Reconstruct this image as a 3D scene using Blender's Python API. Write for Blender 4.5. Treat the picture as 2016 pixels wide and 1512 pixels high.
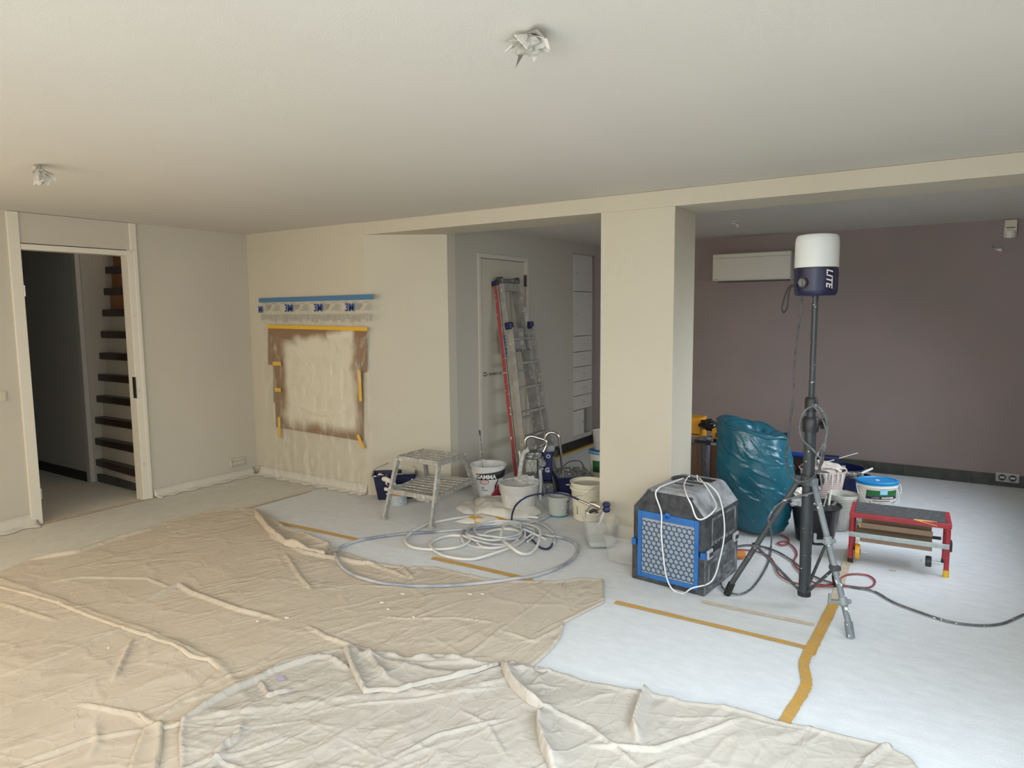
import bpy, bmesh, math, random
import numpy as np
from mathutils import Vector, Matrix

random.seed(7)
D = bpy.data
COL = bpy.context.scene.collection
for o in list(D.objects):
    D.objects.remove(o)

# ------------------------------------------------------------------ camera, light, exposure
FPX, PITCH, ROLL, YAW, CAMH = 1358.6, .1056, -.0082, -.58, 1.767
SX = 2016.0
FW = np.array([math.sin(YAW)*math.cos(PITCH), math.cos(YAW)*math.cos(PITCH), -math.sin(PITCH)])
_R = np.array([math.cos(YAW), -math.sin(YAW), 0.0])
_U = np.cross(_R, FW)
RT = math.cos(ROLL)*_R + math.sin(ROLL)*_U
UP = -math.sin(ROLL)*_R + math.cos(ROLL)*_U
CP = np.array([0, 0, CAMH])
cam_d = D.cameras.new('camera'); cam = D.objects.new('camera', cam_d); COL.objects.link(cam)
cam_d.sensor_width = 36.0; cam_d.lens = FPX/SX*36.0; cam_d.clip_start = .05
cam.matrix_world = Matrix(((RT[0], UP[0], -FW[0], 0), (RT[1], UP[1], -FW[1], 0), (RT[2], UP[2], -FW[2], CAMH), (0, 0, 0, 1)))
scn = bpy.context.scene
scn.camera = cam
scn.view_settings.view_transform = 'Standard'
scn.view_settings.look = 'None'
scn.view_settings.exposure = 0.18
scn.view_settings.gamma = 1.0
scn.view_settings.use_curve_mapping = False
w = D.worlds.new('world'); scn.world = w; w.use_nodes = True
w.node_tree.nodes['Background'].inputs[0].default_value = (.62, .72, .85, 1)
w.node_tree.nodes['Background'].inputs[1].default_value = 0.4

def area(name, loc, direction, sx, sy, power, color, spread=180):
    l = D.lights.new(name, 'AREA'); l.shape = 'RECTANGLE'; l.size = sx; l.size_y = sy
    l.energy = power; l.color = color; l.spread = math.radians(spread)
    o = D.objects.new(name, l); COL.objects.link(o); o.location = loc
    o.rotation_euler = Vector(direction).to_track_quat('-Z', 'Y').to_euler()
    return o
area('garden_window_light', (.70, 1.6, 1.4), (-.62, .25, -.75), 2.8, 1.6, 84, (.76, .88, 1.0), 140)
area('back_room_window_light', (.77, 6.0, 1.35), (-1, .10, -.72), 2.6, 1.7, 47, (.82, .90, 1.0), 110)
area('front_right_window_light', (-.5, -1.62, 1.35), (.08, 1, -.34), 2.4, 1.9, 110, (.84, .92, 1.0), 150)
area('front_window_light', (-4.2, -1.62, 1.35), (0, 1, -.22), 3.8, 1.9, 92, (1.0, .88, .70), 160)
area('left_window_light', (-6.38, .2, 1.3), (1, .25, -.1), 1.9, 1.9, 28, (1.0, .74, .54), 160)
area('stairwell_light', (-7.1, 4.0, 3.7), (0, -.1, -1), .6, .6, 5, (1.0, .60, .32))

def on(u, v, z=0.0, ax=2):
    """the point of the plane (axis ax = z) seen at a pixel of the 2016x1512 photograph"""
    d = FW*FPX + RT*(u-1008) - UP*(v-756)
    t = (z-CP[ax])/d[ax]
    p = CP + t*d
    return Vector((float(p[0]), float(p[1]), float(p[2])))
def push(p, d):
    """moves a floor point d metres further from the camera's side of the room"""
    n = Vector((p.x, p.y, 0)).normalized(); p.x += n.x*d; p.y += n.y*d
def onY(u, v, y): return on(u, v, y, 1)
def onX(u, v, x): return on(u, v, x, 0)
def hz(p, v):
    """height above floor point p that is seen at row v"""
    lo, hi = -.5, 4
    for _ in range(40):
        m = (lo+hi)/2
        q = np.array([p[0], p[1], m])-CP
        vv = 756-FPX*(q@UP)/(q@FW)
        if vv > v: lo = m
        else: hi = m
    return (lo+hi)/2

# ------------------------------------------------------------------ materials
MATS = {}
def mat(name, col, rough=.6, metal=0.0, col2=None, nscale=6.0, ndetail=4.0, lo=.35, hi=.65, bump=0.0, bscale=60.0,
        speck=0.0, speckcol=(.85, .85, .82), speckscale=40.0, trans=0.0, spec=.5, coat=0.0, stretch=None, emis=0.0, sss=0.0):
    if name in MATS: return MATS[name]
    m = D.materials.new(name); m.use_nodes = True; nt = m.node_tree; N = nt.nodes; L = nt.links
    b = N['Principled BSDF']; out = N['Material Output']
    b.inputs['Roughness'].default_value = rough; b.inputs['Metallic'].default_value = metal
    b.inputs['Base Color'].default_value = (*col, 1); b.inputs['Specular IOR Level'].default_value = spec
    b.inputs['Coat Weight'].default_value = coat
    tc = N.new('ShaderNodeTexCoord'); src = tc.outputs['Object']
    if stretch:
        mp = N.new('ShaderNodeMapping'); mp.inputs['Scale'].default_value = stretch
        L.new(src, mp.inputs['Vector']); src = mp.outputs[0]
    cur = None
    if col2 is not None:
        n = N.new('ShaderNodeTexNoise'); n.inputs['Scale'].default_value = nscale; n.inputs['Detail'].default_value = ndetail
        L.new(src, n.inputs['Vector'])
        r = N.new('ShaderNodeMapRange'); r.inputs[1].default_value = lo; r.inputs[2].default_value = hi
        L.new(n.outputs[0], r.inputs[0])
        mx = N.new('ShaderNodeMix'); mx.data_type = 'RGBA'
        mx.inputs[6].default_value = (*col, 1); mx.inputs[7].default_value = (*col2, 1)
        L.new(r.outputs[0], mx.inputs[0]); cur = mx.outputs[2]
    if speck > 0:
        n = N.new('ShaderNodeTexNoise'); n.inputs['Scale'].default_value = speckscale; n.inputs['Detail'].default_value = 2.5
        L.new(tc.outputs['Object'], n.inputs['Vector'])
        r = N.new('ShaderNodeMapRange'); t = .78-speck*.35
        r.inputs[1].default_value = t; r.inputs[2].default_value = t+.03
        L.new(n.outputs[0], r.inputs[0])
        mx = N.new('ShaderNodeMix'); mx.data_type = 'RGBA'
        if cur: L.new(cur, mx.inputs[6])
        else: mx.inputs[6].default_value = (*col, 1)
        mx.inputs[7].default_value = (*speckcol, 1)
        L.new(r.outputs[0], mx.inputs[0]); cur = mx.outputs[2]
        if metal > 0:
            iv = N.new('ShaderNodeMath'); iv.operation = 'MULTIPLY_ADD'
            iv.inputs[1].default_value = -metal; iv.inputs[2].default_value = metal
            L.new(r.outputs[0], iv.inputs[0]); L.new(iv.outputs[0], b.inputs['Metallic'])
    if cur: L.new(cur, b.inputs['Base Color'])
    if bump > 0:
        n = N.new('ShaderNodeTexNoise'); n.inputs['Scale'].default_value = bscale; n.inputs['Detail'].default_value = 4
        L.new(src, n.inputs['Vector'])
        bp = N.new('ShaderNodeBump'); bp.inputs['Strength'].default_value = bump; bp.inputs['Distance'].default_value = .01
        L.new(n.outputs[0], bp.inputs['Height']); L.new(bp.outputs[0], b.inputs['Normal'])
    if trans > 0:
        tr = N.new('ShaderNodeBsdfTransparent'); mx = N.new('ShaderNodeMixShader'); mx.inputs[0].default_value = 1-trans
        L.new(tr.outputs[0], mx.inputs[1]); L.new(b.outputs[0], mx.inputs[2]); L.new(mx.outputs[0], out.inputs[0])
    MATS[name] = m
    return m

def crumple_bump(m, kk=1.0):
    """fine pressed-in creases: distance to the edge of warped cells, chained after the weave bump"""
    nt = m.node_tree; N = nt.nodes; L = nt.links; b = N['Principled BSDF']
    mk = N.new('ShaderNodeTexNoise'); mk.inputs['Scale'].default_value = 1.7; mk.inputs['Detail'].default_value = 2
    mr = N.new('ShaderNodeMapRange'); mr.inputs[1].default_value = .42; mr.inputs[2].default_value = .62; mr.inputs[3].default_value = .12; mr.inputs[4].default_value = 1.0
    L.new(mk.outputs[0], mr.inputs[0])
    tc = N.new('ShaderNodeTexCoord'); L.new(tc.outputs['Object'], mk.inputs['Vector']); prev = b.inputs['Normal'].links[0].from_socket if b.inputs['Normal'].links else None
    for sc, st_, dist in ((3.4, .24*kk, .014), (8.0, .18*kk, .007)):
        n = N.new('ShaderNodeTexNoise'); n.inputs['Scale'].default_value = sc*.8; n.inputs['Detail'].default_value = 3
        L.new(tc.outputs['Object'], n.inputs['Vector'])
        mx = N.new('ShaderNodeMix'); mx.data_type = 'VECTOR'; mx.inputs[0].default_value = .22
        L.new(tc.outputs['Object'], mx.inputs[4]); L.new(n.outputs['Color'], mx.inputs[5])
        v = N.new('ShaderNodeTexVoronoi'); v.feature = 'DISTANCE_TO_EDGE'; v.inputs['Scale'].default_value = sc
        L.new(mx.outputs[1], v.inputs['Vector'])
        r = N.new('ShaderNodeMapRange'); r.interpolation_type = 'SMOOTHSTEP'; r.inputs[1].default_value = 0; r.inputs[2].default_value = .10
        L.new(v.outputs['Distance'], r.inputs[0])
        bp = N.new('ShaderNodeBump'); bp.inputs['Strength'].default_value = st_; bp.inputs['Distance'].default_value = dist; bp.invert = True
        L.new(r.outputs[0], bp.inputs['Height'])
        if prev: L.new(prev, bp.inputs['Normal'])
        prev = bp.outputs[0]
    for ang, sx_, sy_, st_, dist in ((1.25, 1.0, 5.0, .5*kk, .012), (1.65, 1.8, 11.0, .4*kk, .007), (.35, 1.2, 6.0, .25*kk, .006)):
        mp = N.new('ShaderNodeMapping'); mp.vector_type = 'TEXTURE'; mp.inputs['Rotation'].default_value = (0, 0, ang); mp.inputs['Scale'].default_value = (1/sx_, 1/sy_, 1)
        L.new(tc.outputs['Object'], mp.inputs[0])
        n = N.new('ShaderNodeTexNoise'); n.inputs['Scale'].default_value = 1.0; n.inputs['Detail'].default_value = 2; n.inputs['Distortion'].default_value = .6
        L.new(mp.outputs[0], n.inputs['Vector'])
        a_ = N.new('ShaderNodeMath'); a_.operation = 'SUBTRACT'; a_.inputs[1].default_value = .5; L.new(n.outputs[0], a_.inputs[0])
        c_ = N.new('ShaderNodeMath'); c_.operation = 'ABSOLUTE'; L.new(a_.outputs[0], c_.inputs[0])
        r = N.new('ShaderNodeMapRange'); r.inputs[1].default_value = 0; r.inputs[2].default_value = .06; r.inputs[3].default_value = 1; r.inputs[4].default_value = 0
        L.new(c_.outputs[0], r.inputs[0])
        bp = N.new('ShaderNodeBump'); bp.inputs['Strength'].default_value = st_; bp.inputs['Distance'].default_value = dist
        mm = N.new('ShaderNodeMath'); mm.operation = 'MULTIPLY'; L.new(r.outputs[0], mm.inputs[0]); L.new(mr.outputs[0], mm.inputs[1])
        L.new(mm.outputs[0], bp.inputs['Height']); L.new(prev, bp.inputs['Normal']); prev = bp.outputs[0]
    L.new(prev, b.inputs['Normal']); return m
M_wall = mat('wall_cream', (.56, .515, .41), .85, col2=(.54, .495, .395), nscale=1.5, bump=.12, bscale=160, spec=.3)
M_wallL = mat('wall_left_cream', (.575, .53, .44), .85, col2=(.555, .51, .425), nscale=1.5, bump=.12, bscale=160, spec=.3)
M_ceil = mat('ceiling_white', (.66, .63, .565), .9, col2=(.64, .61, .545), nscale=1.0, bump=.08, bscale=120, spec=.2)
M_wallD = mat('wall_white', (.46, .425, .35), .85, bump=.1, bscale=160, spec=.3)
M_mauve = mat('wall_mauve', (.31, .25, .24), .8, col2=(.285, .236, .222), nscale=2, bump=.1, bscale=180, spec=.3)
M_doorp = mat('door_paint', (.52, .47, .37), .45)
M_frame = mat('frame_paint', (.74, .69, .58), .45)
M_floor = mat('screed', (.5, .5, .48), .9)
M_fleece = mat('protective_fleece', (.70, .73, .75), .95, col2=(.77, .80, .82), nscale=9, ndetail=8, lo=.3, hi=.7, bump=.35, bscale=130, spec=.15, stretch=(1, 2.2, 1))  # cool bright light of the right-hand floor is put into this colour
M_fleece3 = mat('protective_fleece_less_lit', (.655, .67, .67), .95, col2=(.72, .735, .735), nscale=9, ndetail=8, lo=.3, hi=.7, bump=.35, bscale=130, spec=.15, stretch=(1, 2.2, 1))  # same fleece, duller colour standing in for weaker light
M_fleece2 = mat('protective_fleece_dusty', (.62, .60, .53), .95, col2=(.68, .66, .59), nscale=7, ndetail=8, lo=.3, hi=.7, bump=.35, bscale=130, spec=.15, stretch=(2, 1, 1))
M_stone = mat('skirting_stone', (.042, .043, .036), .55, col2=(.07, .07, .056), nscale=9, bump=.2, bscale=40)
M_black = mat('black_plastic', (.018, .018, .02), .45)
M_blackgloss = mat('black_gloss', (.012, .012, .013), .25)
M_tread = mat('dark_wood_tread', (.022, .014, .010), .35, col2=(.035, .02, .014), nscale=4, stretch=(1, 12, 1))
M_riser = mat('riser_paint', (.50, .44, .34), .6)
M_orangewood = mat('varnished_wood', (.36, .15, .045), .4, col2=(.26, .10, .03), nscale=5, stretch=(1, 10, 1))
M_alu = mat('painted_aluminium', (.30, .30, .27), .5, metal=.15, col2=(.42, .41, .37), nscale=22, speck=.52, speckcol=(.56, .54, .48), speckscale=36, bump=.2, bscale=60)
M_alu2 = mat('ladder_aluminium', (.36, .34, .30), .45, metal=.2, col2=(.27, .255, .22), nscale=10, speck=.40, speckcol=(.50, .46, .40), speckscale=26)
M_red = mat('red_lacquer', (.42, .03, .04), .3, col2=(.34, .025, .035), nscale=8, coat=.3)
M_redlad = mat('red_ladder_strip', (.36, .05, .05), .5, speck=.3, speckscale=30)
M_chrome = mat('chrome', (.72, .69, .66), .14, metal=1.0)
M_steel = mat('zinc_steel', (.50, .56, .55), .35, metal=.6, col2=(.42, .47, .47), nscale=30)
M_brushed = mat('brushed_metal', (.55, .53, .5), .3, metal=1.0)
M_navy = mat('navy_plastic', (.006, .010, .042), .4, speck=.36, speckscale=22)
M_navyc = mat('navy_clean', (.006, .012, .060), .35)
M_blue = mat('blue_plastic', (.010, .10, .33), .5, col2=(.02, .13, .37), nscale=5)
M_cyan = mat('cyan_lid', (.008, .20, .46), .35)
M_teal = mat('teal_bag', (.006, .085, .125), .3, col2=(.010, .105, .15), nscale=4, speck=.12, speckcol=(.5, .62, .62), speckscale=34, coat=.25, bump=.5, bscale=13)
M_white = mat('white_plastic', (.72, .70, .64), .4)
M_whitedirty = mat('white_plastic_dirty', (.68, .66, .60), .5, col2=(.52, .50, .45), nscale=9, bump=.1)
M_cream = mat('cream_plastic', (.66, .62, .48), .4)
M_rag = mat('white_rag', (.70, .67, .60), .95, bump=.4, bscale=50, spec=.1)
M_ragp = mat('pinkish_rag', (.66, .55, .48), .95, col2=(.6, .56, .5), nscale=14, bump=.6, bscale=60, spec=.1)
M_ragstain = mat('stained_rag', (.76, .74, .68), .95, speck=.62, speckcol=(.75, .40, .06), speckscale=9, bump=.3, bscale=50, spec=.1)
M_cloth = crumple_bump(mat('m_cloth_canvas', (.60, .53, .43), .95, col2=(.57, .50, .40), nscale=3.0, ndetail=5, bump=.2, bscale=380, spec=.1), 0.8)
M_cloth2 = crumple_bump(mat('m_cloth2_canvas', (.54, .50, .44), .95, col2=(.51, .475, .415), nscale=3.0, ndetail=5, bump=.2, bscale=380, spec=.1), 0.9)
M_clothd = crumple_bump(mat('m_clothd_canvas', (.62, .55, .45), .95, col2=(.58, .51, .415), nscale=3.0, ndetail=5, bump=.2, bscale=380, spec=.1), 0.85)
M_tape = mat('orange_masking_tape', (.60, .34, .07), .6, col2=(.52, .33, .12), nscale=22, ndetail=5)
M_tapeold = mat('dusty_masking_tape', (.62, .55, .44), .7, col2=(.56, .44, .30), nscale=22, ndetail=5)
M_tapeyel = mat('yellow_tape', (.72, .42, .03), .5)
M_kraft = None
M_hosew = mat('white_hose', (.70, .69, .64), .45, col2=(.62, .61, .57), nscale=8)
M_hoseg = mat('grey_hose', (.42, .44, .47), .5, col2=(.66, .66, .64), nscale=5, ndetail=5, lo=.42, hi=.6)
M_hoseb = mat('blue_grey_hose', (.46, .465, .47), .5, col2=(.16, .18, .24), nscale=3.5, ndetail=5, lo=.48, hi=.68)
M_hosen = mat('navy_hose', (.008, .012, .085), .35)
M_cable = mat('grey_cable', (.035, .038, .04), .5, col2=(.08, .08, .08), nscale=25, speck=.2, speckscale=60)
M_cablel = mat('light_cable', (.06, .065, .07), .5, col2=(.15, .15, .15), nscale=18, speck=.38, speckcol=(.6, .6, .6), speckscale=50)
M_cordw = mat('white_cord', (.74, .74, .72), .4)
M_cordr = mat('red_cable', (.36, .05, .06), .45, col2=(.24, .06, .07), nscale=9)
M_box = mat('dusty_black_foam', (.022, .023, .025), .75, col2=(.06, .062, .065), nscale=18, ndetail=8, bump=.25, bscale=90)
M_boxtop = mat('dust_covered_foam', (.38, .39, .40), .85, col2=(.17, .175, .18), nscale=9, ndetail=8, lo=.4, hi=.68, bump=.25, bscale=90)
M_filter = mat('filter_mat', (.33, .335, .35), .95, bump=.5, bscale=90)
M_hex = mat('hex_grille', (.02, .085, .17), .5)
M_pole = mat('dark_grey_pole', (.022, .028, .032), .42, col2=(.04, .047, .05), nscale=10, speck=.24, speckscale=40, stretch=(3, 3, .6))
M_legg = mat('grey_leg_paint', (.13, .155, .17), .45, col2=(.20, .23, .24), nscale=12, speck=.42, speckscale=45)
M_legd = mat('dark_leg_paint', (.032, .038, .042), .45, col2=(.06, .066, .068), nscale=12, speck=.28, speckscale=45)
M_lampn = mat('lamp_navy', (.006, .009, .042), .4, speck=.12, speckscale=60)
M_dome = mat('lamp_dome', (.66, .68, .66), .4, spec=.5)
M_yel = mat('yellow_case', (.72, .33, .01), .45)
M_woodl = mat('board_wood', (.20, .12, .075), .6, col2=(.13, .07, .04), nscale=4, stretch=(8, 8, .6))
M_woodd = mat('dark_cardboard', (.12, .05, .015), .7)
M_card = mat('cardboard', (.28, .19, .13), .85)
M_cardl = mat('cardboard_edge', (.50, .38, .24), .85)
M_towel = mat('grey_towel', (.15, .145, .17), .98, col2=(.2, .19, .22), nscale=30, bump=.8, bscale=120, spec=.05)
M_ac = mat('aircon_white', (.56, .54, .48), .4)
M_grit = mat('bench_grit', (.06, .062, .065), .85, col2=(.12, .12, .12), nscale=30, ndetail=8, lo=.45, hi=.75, bump=.6, bscale=260)
M_clear = mat('clear_plastic', (.66, .66, .62), .2, trans=.84)
M_clearm = mat('milky_plastic', (.66, .66, .60), .3, trans=.28, col2=(.55, .54, .5), nscale=20)
M_wrap = mat('cling_film', (.75, .75, .72), .18, trans=.5, bump=.8, bscale=30)
M_paintw = mat('wet_white_paint', (.72, .71, .66), .3, bump=.4, bscale=30)
M_greenlab = mat('label_green', (.015, .12, .03), .5)
M_darklab = mat('label_dark', (.02, .015, .04), .5)
M_pump = mat('splattered_pump', (.20, .20, .185), .5, metal=.3, col2=(.08, .08, .078), nscale=26, speck=.55, speckcol=(.5, .49, .44), speckscale=42, bump=.4, bscale=60)
M_skyblue = mat('sky_blue_print', (.25, .55, .75), .5)
M_bluetape = mat('blue_masking_tape', (.07, .18, .32), .6)
M_ink = mat('grey_ink', (.28, .28, .27), .6)
M_inkb = mat('blue_ink', (.01, .05, .25), .5)
M_orange = mat('orange_plastic', (.65, .22, .04), .5)
M_liquid = mat('milky_water', (.45, .48, .46), .15)
M_switch = mat('switch_beige', (.62, .57, .43), .35)
M_peach = mat('peach_plastic', (.62, .50, .44), .55, col2=(.56, .44, .40), nscale=6, bump=.15, stretch=(1, 1, 10))
M_splash = mat('paint_splash', (.8, .78, .72), .6)

# ------------------------------------------------------------------ mesh helpers
class MB:
    def __init__(s): s.v = []; s.f = []; s.m = []
    def add(s, vs, fs, mi=0):
        o = len(s.v); s.v += [tuple(p) for p in vs]; s.f += [tuple(i+o for i in f) for f in fs]; s.m += [mi]*len(fs); return s
    def box(s, c, d, rz=0, mi=0, R=None):
        x, y, z = [q/2 for q in d]
        vs = [Vector((sx*x, sy*y, sz*z)) for sz in (-1, 1) for sy in (-1, 1) for sx in (-1, 1)]
        M = R if R is not None else Matrix.Rotation(rz, 3, 'Z')
        c = Vector(c)
        return s.add([M@p+c for p in vs], [(0, 2, 3, 1), (4, 5, 7, 6), (0, 1, 5, 4), (2, 6, 7, 3), (0, 4, 6, 2), (1, 3, 7, 5)], mi)
    def bb(s, a, b, mi=0):
        c = [(a[i]+b[i])/2 for i in range(3)]; d = [abs(b[i]-a[i]) for i in range(3)]
        return s.box(c, d, 0, mi)
    def beam(s, a, b, w, t, upv=(0, 0, 1), mi=0):
        a = Vector(a); b = Vector(b); z = (b-a); L = z.length; z.normalize()
        x = Vector(upv).cross(z)
        if x.length < 1e-4: x = Vector((1, 0, 0))
        x.normalize(); y = z.cross(x)
        R = Matrix((x, y, z)).transposed()
        return s.box((a+b)/2, (w, t, L), R=R, mi=mi)
    def tube(s, pts, r, n=10, closed=False, cap=True, mi=0):
        pts = [Vector(p) for p in pts]; k = len(pts)
        rs = r if isinstance(r, (list, tuple)) else [r]*k
        T = []
        for i in range(k):
            a = pts[(i-1) % k] if (closed or i) else pts[0]
            b = pts[(i+1) % k] if (closed or i < k-1) else pts[-1]
            t = (b-a)
            T.append(t.normalized() if t.length > 1e-9 else Vector((0, 0, 1)))
        u = T[0].orthogonal().normalized(); vs = []
        for i in range(k):
            u = (u-T[i]*u.dot(T[i]))
            u = u.normalized() if u.length > 1e-6 else T[i].orthogonal().normalized()
            w_ = T[i].cross(u)
            for j in range(n):
                a = 2*math.pi*j/n
                vs.append(pts[i]+(u*math.cos(a)+w_*math.sin(a))*rs[i])
        fs = []
        for i in range(k if closed else k-1):
            for j in range(n):
                a = i*n+j; b_ = i*n+(j+1) % n; i2 = (i+1) % k
                fs.append((a, b_, i2*n+(j+1) % n, i2*n+j))
        if cap and not closed:
            fs.append(tuple(range(n-1, -1, -1))); fs.append(tuple((k-1)*n+j for j in range(n)))
        return s.add(vs, fs, mi)
    def cyl(s, a, b, r, n=20, mi=0): return s.tube([a, b], r, n, mi=mi)
    def lathe(s, prof, n=32, c=(0, 0, 0), sx=1, sy=1, mi=0, close=False):
        c = Vector(c); vs = []; k = len(prof)
        for (r, z) in prof:
            for j in range(n):
                a = 2*math.pi*j/n
                vs.append((c.x+r*sx*math.cos(a), c.y+r*sy*math.sin(a), c.z+z))
        fs = [(i*n+j, i*n+(j+1) % n, (i+1)*n+(j+1) % n, (i+1)*n+j) for i in range(k-1) for j in range(n)]
        if close == 'both' or close == 'bottom' : fs.append(tuple(range(n-1, -1, -1)))
        if close == 'both' or close == 'top': fs.append(tuple((k-1)*n+j for j in range(n)))
        return s.add(vs, fs, mi)
    def prism(s, poly, a, b, axis='y', mi=0):
        n = len(poly)
        def P(p, t):
            if axis == 'y': return (p[0], t, p[1])
            if axis == 'x': return (t, p[0], p[1])
            return (p[0], p[1], t)
        vs = [P(p, a) for p in poly]+[P(p, b) for p in poly]
        fs = [tuple(range(n)), tuple(range(2*n-1, n-1, -1))]+[(i, i+n, (i+1) % n+n, (i+1) % n) for i in range(n)]
        return s.add(vs, fs, mi)
    def build(s, name, material, parent=None, smooth=False, bevel=0, world=False, seg=2, angle=40, solid=0):
        me = D.meshes.new(name); me.from_pydata(s.v, [], s.f)
        ms = material if isinstance(material, (list, tuple)) else [material]
        for m in ms: me.materials.append(m)
        if len(ms) > 1:
            me.polygons.foreach_set('material_index', s.m)
        bm = bmesh.new(); bm.from_mesh(me)
        bmesh.ops.recalc_face_normals(bm, faces=bm.faces[:])
        bm.to_mesh(me); bm.free()
        if world and parent is not None:
            me.transform(root_matrix(parent).inverted())
        o = D.objects.new(name, me); COL.objects.link(o)
        if parent is not None: o.parent = parent
        if solid:
            md = o.modifiers.new('solid', 'SOLIDIFY'); md.thickness = solid; md.offset = 0
        if bevel:
            md = o.modifiers.new('bevel', 'BEVEL'); md.width = bevel; md.segments = seg; md.limit_method = 'ANGLE'; md.angle_limit = math.radians(angle)
        if smooth:
            me.polygons.foreach_set('use_smooth', [True]*len(me.polygons))
            try: me.set_sharp_from_angle(angle=math.radians(38))
            except Exception: pass
        return o

def root_matrix(o):
    M = Matrix.Identity(4)
    while o is not None:
        L = Matrix.Translation(o.location) @ o.rotation_euler.to_matrix().to_4x4()
        M = L @ M; o = o.parent
    return M

def tag(o, label=None, cat=None, group=None, kind=None):
    if label: o['label'] = label
    if cat: o['category'] = cat
    if group: o['group'] = group
    if kind: o['kind'] = kind
    return o
def thing(name, label, cat, loc=(0, 0, 0), rz=0, group=None):
    o = D.objects.new(name, None); COL.objects.link(o); o.location = loc; o.rotation_euler = (0, 0, rz)
    o.empty_display_size = .05
    return tag(o, label, cat, group)
def struct(o): o['kind'] = 'structure'; return o
def copy_tree(o, parent=None):
    c = o.copy(); COL.objects.link(c); c.parent = parent
    for ch in o.children: copy_tree(ch, c)
    return c
def spline(pts, n=8, closed=False):
    pts = [Vector(p) for p in pts]; k = len(pts); out = []
    rng = range(k) if closed else range(k-1)
    for i in rng:
        if closed: p0, p1, p2, p3 = pts[(i-1) % k], pts[i], pts[(i+1) % k], pts[(i+2) % k]
        else: p0, p1, p2, p3 = pts[max(i-1, 0)], pts[i], pts[i+1], pts[min(i+2, k-1)]
        for j in range(n):
            t = j/n; t2 = t*t; t3 = t2*t
            out.append(.5*((2*p1)+(-p0+p2)*t+(2*p0-5*p1+4*p2-p3)*t2+(-p0+3*p1-3*p2+p3)*t3))
    if not closed: out.append(pts[-1])
    return out
def text(body, size, material, parent, M, name='lettering', extrude=.0006, sx=1.0, shear=0.0, bold=0.0):
    c = D.curves.new(name, 'FONT'); c.body = body; c.size = size; c.extrude = extrude; c.align_x = 'CENTER'; c.align_y = 'CENTER'
    c.shear = shear; c.offset = bold; c.resolution_u = 3
    t = D.objects.new(name+'_tmp', c); COL.objects.link(t)
    dg = bpy.context.evaluated_depsgraph_get(); dg.update()
    me = D.meshes.new_from_object(t.evaluated_get(dg)); D.objects.remove(t)
    me.transform(M @ Matrix.Diagonal((sx, 1, 1, 1)))
    me.materials.clear(); me.materials.append(material)
    me.name = name
    o = D.objects.new(name, me); COL.objects.link(o); o.parent = parent
    return o
def frameM(origin, xdir, ydir):
    x = Vector(xdir).normalized(); y = Vector(ydir).normalized(); z = x.cross(y)
    m = Matrix.Identity(4)
    for i in range(3): m[i][0] = x[i]; m[i][1] = y[i]; m[i][2] = z[i]; m[i][3] = origin[i]
    return m
def wraptext(o, cx, cy, r, phi0):
    """bends flat lettering (x along the arc, z up) round a vertical cylinder"""
    for v in o.data.vertices:
        a = phi0 + v.co.x/r; rr = r+v.co.y*-1
        v.co.x, v.co.y = cx+rr*math.cos(a), cy+rr*math.sin(a)
    return o

# numpy noise
def vnoise(x, y, seed=0):
    xi = np.floor(x).astype(np.int64); yi = np.floor(y).astype(np.int64)
    xf = x-xi; yf = y-yi
    def h(a, b):
        n = (a*374761393+b*668265263+seed*974634777) & 0x7fffffff
        n = ((n ^ (n >> 13))*1274126177) & 0x7fffffff
        return ((n ^ (n >> 16)) & 0xffff)/65535.0
    u = xf*xf*(3-2*xf); v = yf*yf*(3-2*yf)
    return (h(xi, yi)*(1-u)+h(xi+1, yi)*u)*(1-v)+(h(xi, yi+1)*(1-u)+h(xi+1, yi+1)*u)*v
def fnoise(x, y, seed=0, octs=3):
    s = 0; a = 1; t = 0
    for k in range(octs):
        s = s+a*vnoise(x, y, seed+k*17); t += a; a *= .5; x = x*2.03+11.1; y = y*2.03+7.7
    return s/t

# ------------------------------------------------------------------ the room
XL, YP, YB, YM, XD, H, HB = -6.476, 4.725, 5.166, 8.256, -4.101, 2.6, 2.483
XR, YF = .80, -1.70
WT = .10
def slab(name, a, b, m, bevel=0): return struct(MB().bb(a, b).build(name, m, bevel=bevel))
# floor, ceiling
slab('floor', (-10.2, YF-.1, -.12), (XR+.1, YM+.1, -.004), M_floor)
slab('ceiling', (XL-.1, YF-.1, H), (XR+.1, YM+.1, H+.1), M_ceil)
# left wall with the doorway: opening Y 2.57..3.47, z 0..2.295
y0, y1 = 2.585, 3.445
lw = MB()
lw.bb((XL-WT, YF, 0), (XL, 2.53, H)); lw.bb((XL-WT, 3.53, 0), (XL, YP+.1, H)); lw.bb((XL-WT, 2.53, 2.352), (XL-.02, 3.53, H))
struct(lw.build('wall_left', M_wallL))
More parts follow.
